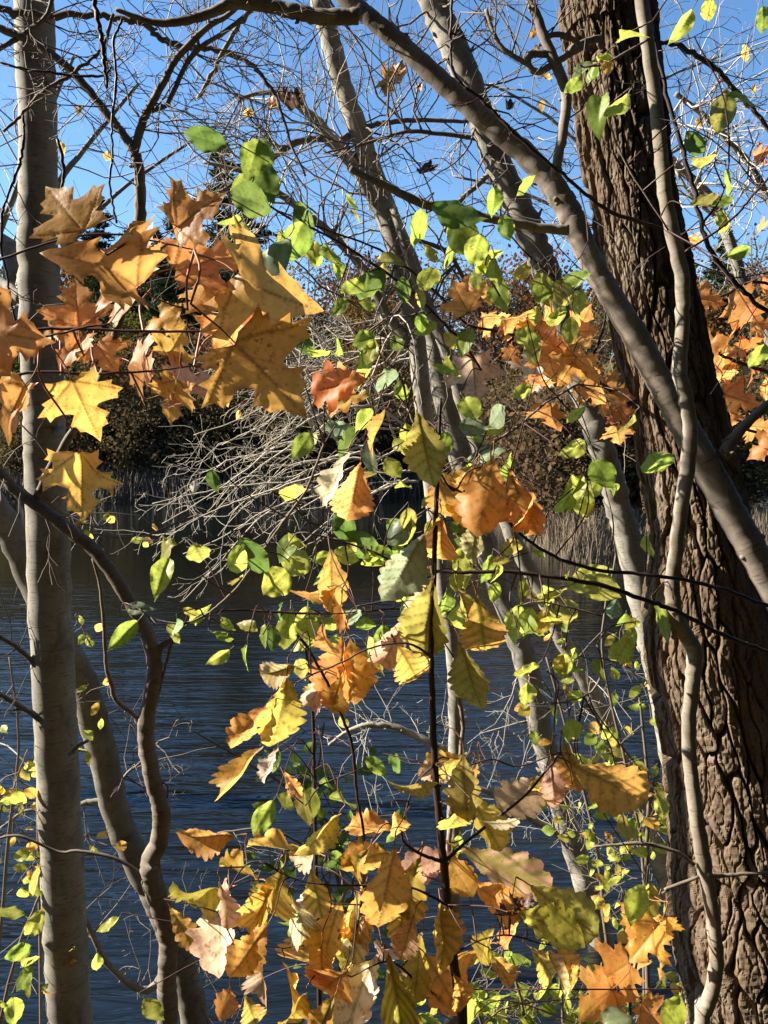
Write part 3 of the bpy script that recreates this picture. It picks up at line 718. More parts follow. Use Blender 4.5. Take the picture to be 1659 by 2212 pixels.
# ------------------------------------------------------------------ arching trunk crossing in front of the oak
def arching_tree():
    d = (2.25, 2.1)
    # rows: x, y, thickness
    t = thing('arching_tree', base_of(1850, 1700, 2.1), 'long smooth trunk arching from lower right across the oak to the top', 'tree')
    rows = [(640, -110, 30), (740, -10, 34), (800, 38, 36), (880, 108, 40), (960, 182, 42), (1050, 262, 44), (1130, 330, 45), (1190, 395, 48), (1230, 460, 52), (1262, 530, 50), (1305, 615, 50), (1370, 722, 54), (1430, 832, 56), (1500, 965, 60), (1570, 1090, 62), (1640, 1215, 64), (1760, 1420, 68), (1900, 1660, 74), (2000, 1900, 84), (2080, 2200, 95)]
    P, R = path3(rows, d, 10, .03, .02, 15); mb = MB(); mb.tube(P, R, 28, rough=.04)
    q = random.Random(8)
    for k in range(26):
        i = q.randint(20, 150); s = np.array([q.gauss(0, 1), -abs(q.gauss(0, .6)), q.gauss(0, 1)]); s /= np.linalg.norm(s)
        mb.tube([P[i] + s * R[i] * .8, P[i] + s * R[i] * 1.06, P[i] + s * R[i] * 1.16], [R[i] * .28, R[i] * .2, R[i] * .06], 7)
    mb.build('trunk', M['arch'], t)
    brs = ([(776, 36, 32), (740, 36, 32), (690, 36, 31), (640, 26, 30), (600, 16, 29), (540, 6, 28), (500, 8, 24), (450, 30, 20), (400, 44, 18), (350, 50, 15), (310, 42, 12), (250, 20, 9)],
           [(1228, 497, 22), (1180, 494, 20), (1130, 485, 19), (1050, 470, 18), (1000, 455, 18), (930, 445, 18), (880, 425, 18), (830, 400, 16), (790, 382, 14), (756, 364, 13)],
           [(1198, 385, 20), (1205, 345, 21), (1213, 299, 22), (1224, 223, 22), (1216, 176, 22), (1188, 112, 22), (1163, 47, 20), (1145, 0, 18), (1120, -80, 16)],
           [(1186, 117, 15), (1160, 116, 15), (1145, 119, 15), (1141, 140, 14), (1163, 156, 14), (1206, 132, 13), (1240, 112, 12), (1270, 98, 11)],
           [(1141, 140, 11), (1110, 122, 10), (1083, 101, 10), (1066, 70, 9), (1050, 20, 8)],
           [(1178, 80, 11), (1205, 74, 11), (1235, 84, 11), (1258, 102, 10)],
           [(1562, 985, 30), (1580, 955, 26), (1602, 927, 22), (1640, 890, 20), (1690, 850, 18)])
    src = []
    for k, rw in enumerate(brs):
        p, rr, _ = branch(t, rw, 2.12 if k != 0 else 2.2, M['stem'] if k == 0 else (M['arch'] if k != 6 else M['twig_grey']), 'limb' if k < 3 else 'branch', 14, seed=80 + k, jit=.05)
        src.append((p, rr))
    sprays(t, [src[0], src[2], src[4]], 26, M['twig_grey'], 95, (.12, .4), .002, 2, 3)
    return t
arching_tree()

# ------------------------------------------------------------------ slender pale stem in front of the oak
def slender_stem():
    d = 1.85
    rows = [(1372, -80, 26), (1386, 0, 27), (1405, 130, 28), (1420, 250, 28), (1430, 350, 29), (1440, 450, 29), (1462, 545, 30), (1474, 620, 30), (1474, 700, 30), (1468, 800, 30), (1481, 860, 30), (1491, 930, 30), (1486, 1000, 31), (1470, 1110, 31), (1459, 1200, 31), (1453, 1270, 32), (1460, 1330, 33), (1483, 1375, 34), (1500, 1410, 34), (1494, 1480, 32), (1487, 1560, 31), (1490, 1640, 31), (1502, 1740, 31), (1516, 1840, 32), (1532, 1930, 32), (1544, 2010, 32), (1548, 2080, 33), (1538, 2140, 33), (1522, 2185, 33), (1515, 2230, 34)]
    t = thing('slender_sapling', base_of(1520, 2500, d), 'thin wavy pale stem standing right in front of the oak trunk', 'sapling')
    P, R = path3(to_ground(rows, d, 0), d, 6, .05, .03, 16); mb = MB(); mb.tube(P, R, 22, rough=.05); mb.build('stem', M['stem'], t)
    branch(t, [(1512, 1893, 8), (1440, 1920, 7), (1445, 1921, 6), (1430, 1930, 5)], d, M['twig_grey'], seed=86)
    branch(t, [(1530, 1890, 10), (1545, 1893, 9), (1600, 1888, 8), (1680, 1886, 7)], d - .03, M['young'], seed=87)
    branch(t, [(1500, 1868, 9), (1460, 1840, 9), (1390, 1822, 8), (1330, 1825, 7), (1280, 1830, 5)], d, M['young'], seed=88)
    branch(t, [(1462, 1335, 14), (1455, 1368, 9), (1452, 1380, 6)], d, M['stem'], seed=89)
slender_stem()

# ------------------------------------------------------------------ clump of pale trees leaning left over the water
def clump():
    specs = [
        ('waterside_tree', 'slim pale trunk rising from the water behind the dark sapling and forking in the sky', 4.4,
         [(660, -90, 40), (690, 0, 43), (712, 80, 44), (745, 200, 46), (790, 330, 47), (830, 450, 48), (866, 570, 46), (890, 680, 44), (905, 780, 42), (917, 900, 40), (935, 1080, 38), (960, 1280, 37), (982, 1450, 37), (986, 1600, 37), (981, 1800, 37), (978, 1950, 38), (985, 2150, 40), (992, 2260, 42)],
         [([(866, 560, 36), (840, 490, 36), (800, 415, 34), (765, 360, 31), (735, 320, 29), (711, 299, 27), (690, 268, 22), (655, 238, 18), (620, 205, 14), (570, 200, 10), (520, 212, 8)], 'pale'),
          ([(884, 742, 26), (850, 700, 25), (830, 675, 24), (800, 610, 22), (779, 574, 20), (720, 510, 18), (653, 455, 16), (596, 414, 14), (520, 370, 10), (440, 350, 7)], 'pale'),
          ([(735, 322, 13), (711, 300, 14), (646, 306, 14), (610, 325, 13), (578, 349, 12), (531, 378, 10), (470, 420, 7)], 'twig_grey'),
          ([(728, 312, 11), (750, 296, 11), (783, 277, 11), (855, 263, 10), (927, 259, 9), (1010, 262, 7), (1080, 250, 5)], 'twig_grey'),
          ([(905, 520, 10), (960, 540, 10), (985, 570, 9), (1010, 620, 8), (1040, 680, 6)], 'twig_grey')]),
        ('waterside_tree', 'stouter pale trunk leaning left from the bank across the picture middle', 4.7,
         [(800, 330, 26), (850, 470, 32), (893, 585, 40), (925, 700, 46), (952, 820, 52), (985, 950, 56), (1030, 1110, 56), (1082, 1277, 56), (1133, 1421, 56), (1166, 1566, 56), (1185, 1640, 56), (1213, 1740, 57), (1252, 1866, 58), (1285, 1974, 59), (1306, 2075, 60), (1320, 2180, 62)],
         [([(930, 700, 26), (900, 640, 24), (880, 560, 20), (850, 470, 16), (810, 380, 12), (770, 260, 9)], 'pale'),
          ([(1252, 1845, 16), (1215, 1810, 16), (1160, 1775, 16), (1120, 1755, 15), (1085, 1730, 13), (1030, 1700, 10), (960, 1690, 8)], 'pale'),
          ([(1165, 1560, 10), (1190, 1530, 9), (1220, 1490, 7)], 'pale')]),
        ('waterside_tree', 'tall pale trunk crossing behind the arching trunk from top centre to the oak', 4.0,
         [(890, -110, 58), (935, 0, 60), (975, 90, 62), (1012, 180, 62), (1045, 270, 63), (1085, 370, 63), (1130, 470, 63), (1168, 560, 62), (1205, 680, 60), (1240, 790, 58), (1275, 890, 58), (1305, 985, 58), (1332, 1080, 58), (1358, 1170, 60), (1385, 1290, 62), (1420, 1450, 64), (1460, 1650, 66), (1490, 1850, 68), (1510, 2100, 70)],
         [([(1063, 313, 10), (1028, 299, 10), (945, 288, 9), (884, 284, 8), (837, 295, 7), (780, 312, 6), (700, 330, 4)], 'twig_grey'),
          ([(1085, 350, 14), (1030, 400, 12), (990, 440, 10), (960, 500, 8)], 'pale'),
          ([(1260, 780, 12), (1280, 820, 12), (1290, 900, 11), (1310, 1000, 11), (1345, 1110, 12), (1400, 1180, 11), (1430, 1240, 10)], 'young')]),
        ('waterside_tree', 'thin pale trunk leaning left between the stouter trunk and the oak over the water', 4.3,
         [(850, 450, 18), (894, 585, 24), (959, 747, 30), (1017, 920, 34), (1070, 1060, 36), (1116, 1180, 38), (1170, 1277, 40), (1234, 1421, 42), (1285, 1512, 44), (1340, 1640, 46), (1386, 1758, 48), (1422, 1850, 50), (1470, 1990, 52), (1510, 2140, 54)],
         [([(1290, 1500, 11), (1262, 1525, 10), (1235, 1550, 8), (1210, 1580, 6)], 'pale'),
          ([(1325, 1600, 10), (1300, 1615, 11), (1285, 1630, 10), (1280, 1680, 7)], 'pale'),
          ([(1420, 1640, 14), (1415, 1700, 14), (1405, 1780, 14), (1395, 1860, 14), (1392, 1960, 15)], 'grey')]),
        ('waterside_tree', 'bare pale trunk leaning in from the right edge behind the oak', 4.8,
         [(1400, 270, 14), (1458, 353, 18), (1523, 414, 22), (1566, 497, 24), (1594, 576, 25), (1602, 603, 26), (1635, 660, 28), (1690, 800, 32), (1760, 1000, 36), (1860, 1300, 42), (1960, 1700, 50)],
         [([(1458, 202, 10), (1490, 225, 11), (1530, 259, 13), (1576, 306, 14), (1616, 353, 15), (1650, 410, 16), (1690, 500, 18), (1740, 680, 22)], 'pale'),
          ([(1560, 480, 8), (1500, 430, 7), (1460, 370, 5)], 'pale')]),
    ]
    out = []
    for k, (nm, lab, d, rows, lims) in enumerate(specs):
        t = thing(nm, base_of(rows[-1][0], rows[-1][1] + 100, d), lab, 'tree')
        P, R = path3([(a, b, c * .92) + tuple(e) for a, b, c, *e in to_ground(rows, d, 5)], d, 8, .05, .02, 100 + k); mb = MB(); mb.tube(P, R, 24, rough=.05)
        q = random.Random(k)
        for j in range(10):
            i = q.randint(5, len(P) - 6); s = np.array([q.gauss(0, 1), -abs(q.gauss(0, .7)), q.gauss(0, .3)]); s /= np.linalg.norm(s)
            mb.tube([P[i] + s * R[i] * .8, P[i] + s * R[i] * 1.05, P[i] + s * R[i] * 1.3 + np.array([0, 0, R[i] * .3])], [R[i] * .22, R[i] * .15, R[i] * .05], 6)
        mb.build('trunk', M['pale'], t)
        src = [(P, R)]
        for j, (rw, mm) in enumerate(lims):
            p, rr, _ = branch(t, rw, d, M[mm], 'limb' if rw[0][2] > 18 else 'branch', 12, seed=110 + 10 * k + j, jit=.08); src.append((p, rr))
        out.append((t, src, d))
    return out
CL = clump()
# fine bare twigs of each tree, filling the sky
n0 = len(CL[0][1][0][0])
sprays(CL[0][0], [(CL[0][1][0][0][:48], CL[0][1][0][1][:48])] + CL[0][1][1:], 60, M['twig_grey'], 201, (.5, 1.6), .0055, 2, 3, seglen=.1)
sprays(CL[0][0], CL[0][1][1:3], 34, M['twig_pale'], 202, (.5, 1.4), .0055, 2, 3, seglen=.1)
sprays(CL[2][0], [(CL[2][1][0][0][:50], CL[2][1][0][1][:50])] + CL[2][1][1:2], 44, M['twig_grey'], 203, (.5, 1.6), .005, 2, 3, seglen=.1)
sprays(CL[4][0], CL[4][1], 44, M['twig_pale'], 204, (.5, 1.5), .005, 2, 3, seglen=.1)
sprays(CL[1][0], CL[1][1][:1], 14, M['twig_pale'], 205, (.3, .9), .0038, 2, 4, seglen=.1)
sprays(CL[1][0], CL[1][1][2:3], 12, M['twig_pale'], 206, (.3, .8), .0024, 2, 3, seglen=.1)
sprays(CL[3][0], [(CL[3][1][0][0][40:], CL[3][1][0][1][40:])] + CL[3][1][1:], 14, M['twig_pale'], 207, (.3, .8), .0024, 2, 3, seglen=.1)

# far bare crowns behind the clump, pale in the sun
def bare_crown(rows, d, label, seeds, cnt, lims):
    t = thing('bare_tree', base_of(rows[-1][0], rows[-1][1], d), label, 'tree', None)
    P, R = path3(rows, d, 8, .1, .03, seeds); mb = MB(); mb.tube(P, R, 10); mb.build('trunk', M['pale'], t)
    src = [(P, R)]
    for j, rw in enumerate(lims):
        p, rr, _ = branch(t, rw, d, M['pale'], 'limb', 8, seed=seeds + j + 1, jit=.15); src.append((p, rr))
    sprays(t, src, cnt, M['twig_pale'], seeds + 50, (.8, 2.4), .009, 2, 3, seglen=.16)
bare_crown([(-260, 420, 30), (-120, 500, 38), (30, 560, 44), (-40, 900, 60), (-120, 1500, 80)], 7.0, 'bare pale tree reaching in from the left edge behind the straight trunk', 400, 26,
           [[(30, 560, 26), (10, 540, 24), (-20, 500, 20)], [(20, 600, 18), (110, 420, 14), (200, 300, 10), (300, 180, 7)], [(0, 640, 16), (120, 560, 12), (250, 420, 9), (420, 300, 6)], [(0, 500, 14), (80, 300, 10), (160, 120, 7)]])
bare_crown([(1320, -60, 10), (1340, 150, 14), (1370, 400, 18), (1430, 800, 24), (1500, 1190, 28)], 13.0, 'slim bare tree beyond the oak, its fine crown against the sky', 460, 44,
           [[(1295, 350, 9), (1180, 250, 7), (1060, 180, 5)], [(1295, 300, 9), (1420, 180, 7), (1560, 120, 5)], [(1300, 500, 9), (1140, 420, 7), (980, 380, 5)], [(1300, 450, 9), (1450, 330, 7), (1620, 260, 5)]])

# ------------------------------------------------------------------ bleached brush sweeping down to the left
def brush():
    q = random.Random(31)
    t = CL[1][0]
    src = []
    for k in range(30):
        x0, y0 = 960 - q.uniform(0, 300), 690 + q.uniform(0, 380); d0 = 4.9 + q.uniform(-.3, .5)
        a = RAD(q.uniform(2, 36)); L = q.uniform(260, 480)
        x1, y1 = x0 - L * .5 * math.cos(a), y0 + L * .5 * math.sin(a) - 20
        x2, y2 = x0 - L * .95 * math.cos(a), y0 + L * .95 * math.sin(a) + q.uniform(-10, 40)
        p, rr, _ = branch(t, [(x0, y0, 6, d0), ((x0 + x1) / 2 + q.gauss(0, 8), (y0 + y1) / 2 - 12 + q.gauss(0, 9), 4.6, d0), (x1 + q.gauss(0, 8), y1 + q.gauss(0, 9), 3.6, d0), ((x1 + x2) / 2 + q.gauss(0, 8), (y1 + y2) / 2 + q.gauss(0, 12), 2.6, d0), (x2, y2, 1.8, d0)], d0, M['twig_pale'], 'branch', 6, seed=500 + k, jit=.5); src.append((p, rr))
    sprays(t, src, 110, M['twig_pale'], 97, (.2, .65), .0021, 2, 3, dirs=(-135, -55), droop=.01, seglen=.06, wander=.27)
    up = []
    for k in range(14):
        x0, y0 = 900 - q.uniform(0, 260), 960 - q.uniform(0, 60); d0 = 5.0 + q.uniform(-.3, .4)
        a = RAD(q.uniform(12, 60)); L = q.uniform(240, 430)
        x1, y1 = x0 - L * .55 * math.sin(a), y0 - L * .5 * math.cos(a); x2, y2 = x0 - L * math.sin(a) * 1.1, y0 - L * .85 * math.cos(a)
        p, rr, _ = branch(t, [(x0, y0, 6, d0), (x1, y1, 5, d0), (x2, y2, 3, d0)], d0, M['twig_pale'], 'branch', 6, seed=540 + k, jit=.5); up.append((p, rr))
    sprays(t, up, 70, M['twig_pale'], 98, (.2, .6), .0034, 2, 3, dirs=(-100, -10), seglen=.08)
    t = CL[0][0]
    P, R, _ = branch(t, [(1012, 1640, 20), (960, 1620, 19), (900, 1590, 17), (850, 1570, 15), (800, 1565, 12), (750, 1580, 9), (710, 1610, 6)], 4.6, M['pale'], 'limb', 10, seed=570)
    sprays(t, [(P, R)], 22, M['twig_pale'], 99, (.2, .6), .0024, 2, 3, seglen=.08)
brush()

# ------------------------------------------------------------------ leaves
def leaf_mesh(name, outline, veins, mats, seed, fold=.25, droop=.3, wave=.03, curl=0.0, step=.035, pet=.3, pr=.006, vw=.019, petcurve=.1):
    """outline: closed list of 2D points, base at (0,0), tip at (0,1)"""
    q = random.Random(seed)
    out = np.array(outline); n = len(out)
    pts = [Vector((float(a), float(b))) for a, b in out]
    def inside(x, y):
        c = False; j = n - 1
        for i in range(n):
            if (out[i, 1] > y) != (out[j, 1] > y) and x < (out[j, 0] - out[i, 0]) * (y - out[i, 1]) / (out[j, 1] - out[i, 1]) + out[i, 0]: c = not c
            j = i
        return c
    def edge_d(x, y):
        a = out; b = np.roll(out, -1, 0); ab = b - a; ap = np.array([x, y]) - a
        t = np.clip((ap * ab).sum(1) / ((ab * ab).sum(1) + 1e-12), 0, 1)
        return np.sqrt(((ap - ab * t[:, None]) ** 2).sum(1)).min()
    x0, y0 = out.min(0); x1, y1 = out.max(0)
    y = y0; row = 0
    while y < y1:
        x = x0 + (step / 2 if row % 2 else 0)
        while x < x1:
            xx, yy = x + q.uniform(-.15, .15) * step, y + q.uniform(-.15, .15) * step
            if inside(xx, yy) and edge_d(xx, yy) > step * .45: pts.append(Vector((xx, yy)))
            x += step
        y += step * .87; row += 1
    vs, es, fs, *_ = delaunay_2d_cdt(pts, [], [list(range(n))], 1, 1e-5)
    V = np.array([(v.x, v.y) for v in vs])
    va = np.zeros(len(V)); nv = np.zeros(len(V)); dv = np.full(len(V), 9.0)
    for (ax, ay, bx, by, w) in veins:
        a = np.array([ax, ay]); ab = np.array([bx, by]) - a; ap = V - a
        t = np.clip((ap @ ab) / (ab @ ab), 0, 1); d = np.sqrt(((ap - t[:, None] * ab) ** 2).sum(1))
        ww = w * (1 - .6 * t); va = np.maximum(va, np.exp(-(d / (vw * ww)) ** 2) * min(1, w + .2)); nv = np.maximum(nv, np.exp(-(d / (.07 * ww + .01)) ** 2))
    ed = np.array([edge_d(a, b) for a, b in V]); edge = np.exp(-(ed / .035) ** 2)
    x, yv = V[:, 0], V[:, 1]
    ph = [q.uniform(0, 6.28) for _ in range(6)]
    z = fold * np.abs(x) * (1 - .4 * np.clip(yv, 0, 1)) + wave * (np.sin(x * 9 + ph[0]) * np.sin(yv * 7 + ph[1]) + .6 * np.sin(x * 17 + yv * 11 + ph[2]) * np.clip(1 - ed / .15, 0, 1))
    z += wave * .5 * np.sin(yv * 21 + ph[3]) * np.clip(1 - ed / .1, 0, 1) - .012 * va
    z += curl * x * x * 1.6 + q.uniform(-.2, .2) * x * yv
    # bend along the length
    k = droop; th = k * yv
    if abs(k) > 1e-3:
        yy = np.sin(th) / k - z * np.sin(th); zz = -(1 - np.cos(th)) / k + z * np.cos(th)
    else: yy, zz = yv, z
    co = np.stack([x, yy, zz], -1)
    faces = [tuple(f) for f in fs]
    me = bpy.data.meshes.new(name)
    # petiole
    tb = MB(); P = [(0, .015, 0), (0, -pet * .35, -.01), (petcurve * pet * .5, -pet * .7, .03 * pet), (petcurve * pet, -pet, .12 * pet)]
    sp = spline([(*p, pr * (1 + .2 * i)) for i, p in enumerate(P)], 3); tb.tube(sp[:, :3], sp[:, 3], 5)
    pv = np.concatenate(tb.v); nb = len(co)
    allv = np.vstack([co, pv]); me.from_pydata(allv.tolist(), [], faces + [tuple(i + nb for i in f) for f in tb.f])
    for nm, arr in (('vein', va), ('near_vein', nv), ('edge', edge)):
        at_ = me.attributes.new(nm, 'FLOAT', 'POINT'); at_.data.foreach_set('value', np.r_[arr, np.zeros(len(pv))].astype(np.float32))
    for mm in mats: me.materials.append(mm)
    me.polygons.foreach_set('material_index', np.array([0] * len(faces) + [1] * len(tb.f), dtype=np.int32))
    me.polygons.foreach_set('use_smooth', np.ones(len(me.polygons), dtype=bool)); me.update()
    return me

def mirror(half, q, jit=.02):
    """half outline from base to tip on the right -> closed outline with uneven sides"""
    rt = [(x + q.uniform(-jit, jit), y + q.uniform(-jit, jit)) for x, y in half[1:-1]]
    lf = [(-x + q.uniform(-jit, jit), y + q.uniform(-jit, jit)) for x, y in half[1:-1]]
    return [half[0]] + rt + [half[-1]] + lf[::-1]
MAPLE_HALF = [(0, .02), (.09, -.03), (.19, -.06), (.28, -.045), (.40, -.11), (.375, .01), (.43, .05), (.36, .09), (.34, .155), (.43, .175), (.56, .19), (.515, .27), (.68, .375), (.56, .40), (.545, .51), (.45, .465), (.34, .45), (.235, .475), (.185, .50), (.205, .57), (.33, .66), (.235, .70), (.215, .80), (.12, .84), (.07, .92), (0, 1.05)]
MAPLE_V = [(0, 0, 0, 1.0, 1.0)] + [v for s in (-1, 1) for v in ((0, 0, s * .62, .37, .9), (0, 0, s * .36, -.08, .7), (0, .38, s * .28, .65, .45), (0, .2, s * .15, .47, .3), (s * .28, .17, s * .53, .21, .4), (s * .30, .19, s * .52, .49, .4), (0, .6, s * .18, .78, .3), (s * .15, .09, s * .35, .08, .3))]
def oak_half(lobes, depth, q, wid=.30, obo=.72):
    h = [(0, 0)]
    n = 70
    for i in range(1, n):
        t = i / n
        w = wid * (math.sin(math.pi * t ** (1 / obo * .72 + .12)) ** .75) * (.38 + .72 * t) * 1.22
        w = max(w, .012)
        ph = (t * lobes) % 1.0
        s = math.sin(math.pi * (ph ** 1.15)) ** .6
        amp = depth * min(1, max(0, (t - .14) / .15)) * min(1, (1 - t) / .06)
        h.append((w * (1 - amp + 1.25 * amp * s), t + .015 * s))
    return h + [(0, 1.02)]
def oak_veins(lobes):
    v = [(0, 0, 0, 1, 1.0)]
    for k in range(1, lobes):
        t = k / lobes
        for s in (-1, 1): v.append((0, t - .13 + .02 * s, s * .32 * math.sin(math.pi * t ** .8) ** .7, t + .10, .55))
    return v
def oval_half(wid, tip, q):
    h = [(0, 0)]
    for i in range(1, 34):
        t = i / 34
        w = wid * math.sin(math.pi * t ** .88) ** .8
        if t > .82: w *= 1 - .45 * ((t - .82) / .18) * tip
        h.append((w * (1 + .025 * (i % 2)), t))
    return h + [(0, 1 + .05 * tip)]
def oval_veins():
    v = [(0, 0, 0, 1, .9)]
    for t in (.12, .26, .4, .55):
        for s in (-1, 1): v += [(0, t, s * .2, t + .16, .5), (s * .2, t + .16, s * .2, t + .36, .35)]
    return v
LM = {'maple': [], 'oak': [], 'redoak': [], 'oval': [], 'tiny': [], 'dead': []}
for k in range(7):
    q = random.Random(600 + k)
    LM['maple'].append(leaf_mesh('maple_leaf', mirror(MAPLE_HALF, q, .018), MAPLE_V, [M['maple'], M['petiole']], 600 + k, [.12, .35, -.2, .5, .2, -.35, .6][k], [.25, .7, -.3, .9, .1, .5, -.6][k], [.015, .03, .02, .03, .018, .03, .035][k], [0, .2, -.2, .3, 0, .4, -.3][k], .028, .55, .0075))
for k in range(7):
    q = random.Random(640 + k); lb = [6, 7, 6, 8, 7, 6, 7][k]
    LM['oak'].append(leaf_mesh('oak_leaf', mirror(oak_half(lb, [.20, .24, .28, .20, .26, .30, .22][k], q, [.30, .27, .33, .28, .31, .25, .29][k]), q, .008), oak_veins(lb), [M['oak'], M['petiole']], 640 + k, [.15, .5, -.3, .8, .25, -.6, 1.0][k], [.3, .8, -.4, .5, 1.1, .2, -.8][k], [.02, .03, .03, .04, .025, .045, .04][k], [0, .3, -.3, .6, .2, -.5, .9][k], .028, .16, .007))
for k in range(2):
    q = random.Random(660 + k)
    LM['redoak'].append(leaf_mesh('oak_leaf', mirror(oak_half(4, .55, q, .36), q, .012), oak_veins(4), [M['oak'], M['petiole']], 660 + k, .2, .4, .05, 0, .036, .25, .007))
for k in range(10):
    q = random.Random(670 + k)
    LM['oval'].append(leaf_mesh('oval_leaf', mirror(oval_half([.30, .34, .27, .37, .31, .24, .29, .33, .22, .26][k], [.5, .3, 1, .1, .7, 1, .5, .9, 1, .2][k], q), q, .006), oval_veins(), [M['oval'], M['petiole_green']], 670 + k, [.15, .35, .6, .1, -.3, .7, .3, .5, .9, -.5][k], [.2, .6, 1.0, .1, -.4, .5, -.7, 1.5, .8, .9][k], [.02, .035, .03, .03, .035, .03, .04, .05, .05, .06][k], 0, .042, .22, .010, .018))
for k in range(3):
    q = random.Random(690 + k)
    LM['tiny'].append(leaf_mesh('small_leaf', mirror(oval_half([.3, .36, .25][k], .5, q)[::3] + [(0, 1.03)], q, .01), [(0, 0, 0, 1, .8)], [M['oval'], M['petiole_green']], 690 + k, [.3, .5, .2][k], [.4, .9, -.4][k], .03, 0, .16, .15, .012))
for k in range(2):
    q = random.Random(695 + k)
    LM['dead'].append(leaf_mesh('dead_leaf', mirror(oak_half(6, .3, q, .34), q, .03), oak_veins(6), [M['dead'], M['petiole']], 695 + k, .9, 1.8, .12, 1.2, .05, .15, .008))

COLR = {'O': (.90, .39, .08), 'Y': (.92, .50, .075), 'B': (.76, .37, .065), 'P': (.76, .47, .30), 'G': (.70, .55, .07), 'V': (.44, .38, .07), 'E': (.32, .41, .05),
        'D': (.13, .20, .035), 'R': (.86, .27, .06), 'C': (.82, .65, .44), 'L': (.52, .55, .07), 'K': (.12, .06, .03), 'S': (.26, .32, .17), 'N': (.66, .31, .06)}
def put_leaf(parent, kind, x, y, size, ang, d, col, q, var=None, yaw=None, pitch=None, name=None):
    """ang: picture direction of the tip, degrees clockwise from up; size: picture length or width"""
    ms = LM[kind]; me = ms[q.randrange(len(ms))] if var is None else ms[var % len(ms)]
    unit = 1.32 if kind == 'maple' else 1.0
    a = RAD(ang)
    ty = Vector((math.sin(a), 0, math.cos(a))); tz = Vector((0, -1, 0)); tx = ty.cross(tz)
    yaw = q.gauss(0, 32) if yaw is None else yaw; pitch = q.gauss(0, 24) if pitch is None else pitch
    if size > 160 and kind == 'oak': yaw *= .6; pitch *= .6
    B = Matrix((tx, ty, tz)).transposed()
    Rm = B @ Matrix.Rotation(RAD(yaw), 3, 'Y') @ Matrix.Rotation(RAD(pitch), 3, 'X')
    s = size / F * d / unit
    s *= (.94 if kind == 'maple' else 1.0) / max(.75, math.cos(RAD(pitch)) ** .6)
    c = at(x, y, d)
    mid = Rm @ Vector((0, .45, 0)) * s
    mw = Matrix.Translation(c - mid) @ Rm.to_4x4() @ Matrix.Diagonal((s * q.uniform(.94, 1.06), s, s * q.uniform(.8, 1.2), 1))
    o = bpy.data.objects.new(name or 'leaf', me); COL.objects.link(o)
    o.parent = parent; o.matrix_parent_inverse = world_inv(parent); o.matrix_basis = mw
    cc = COLR[col]; j = q.uniform(.6, .85); o.color = (min(.95, cc[0] * j), min(.95, cc[1] * j * q.uniform(.9, 1.1)), cc[2] * j, 1)
    pet = {'maple': .55, 'oak': .16, 'redoak': .25, 'oval': .22, 'tiny': .15, 'dead': .15}[kind]
    return np.array(mw @ Vector((.1 * pet, -pet, .1 * pet)))
def connect(parent, ends, sources, m, r=.0012, maxd=.5, name='twigs', seed=1):
    """thin shoots from the nearest main twig to each leaf stalk"""
    q = random.Random(seed); mb = MB(); k = 0
    pts = np.vstack([s[0] for s in sources])
    for e in ends:
        i = int(np.argmin(((pts - e) ** 2).sum(1))); b = pts[i]; L = np.linalg.norm(e - b)
        if L > maxd or L < .002: continue
        mid = (b + e) / 2 + np.array([q.gauss(0, .1), q.gauss(0, .1), q.gauss(.08, .1)]) * L
        sp = spline([(*b, r * 1.5), (*mid, r * 1.2), (*e, r)], 4); mb.tube(sp[:, :3], sp[:, 3], 5, cap=False); k += 1
    if k: o = mb.build(name, m, parent); o['kind'] = 'stuff'

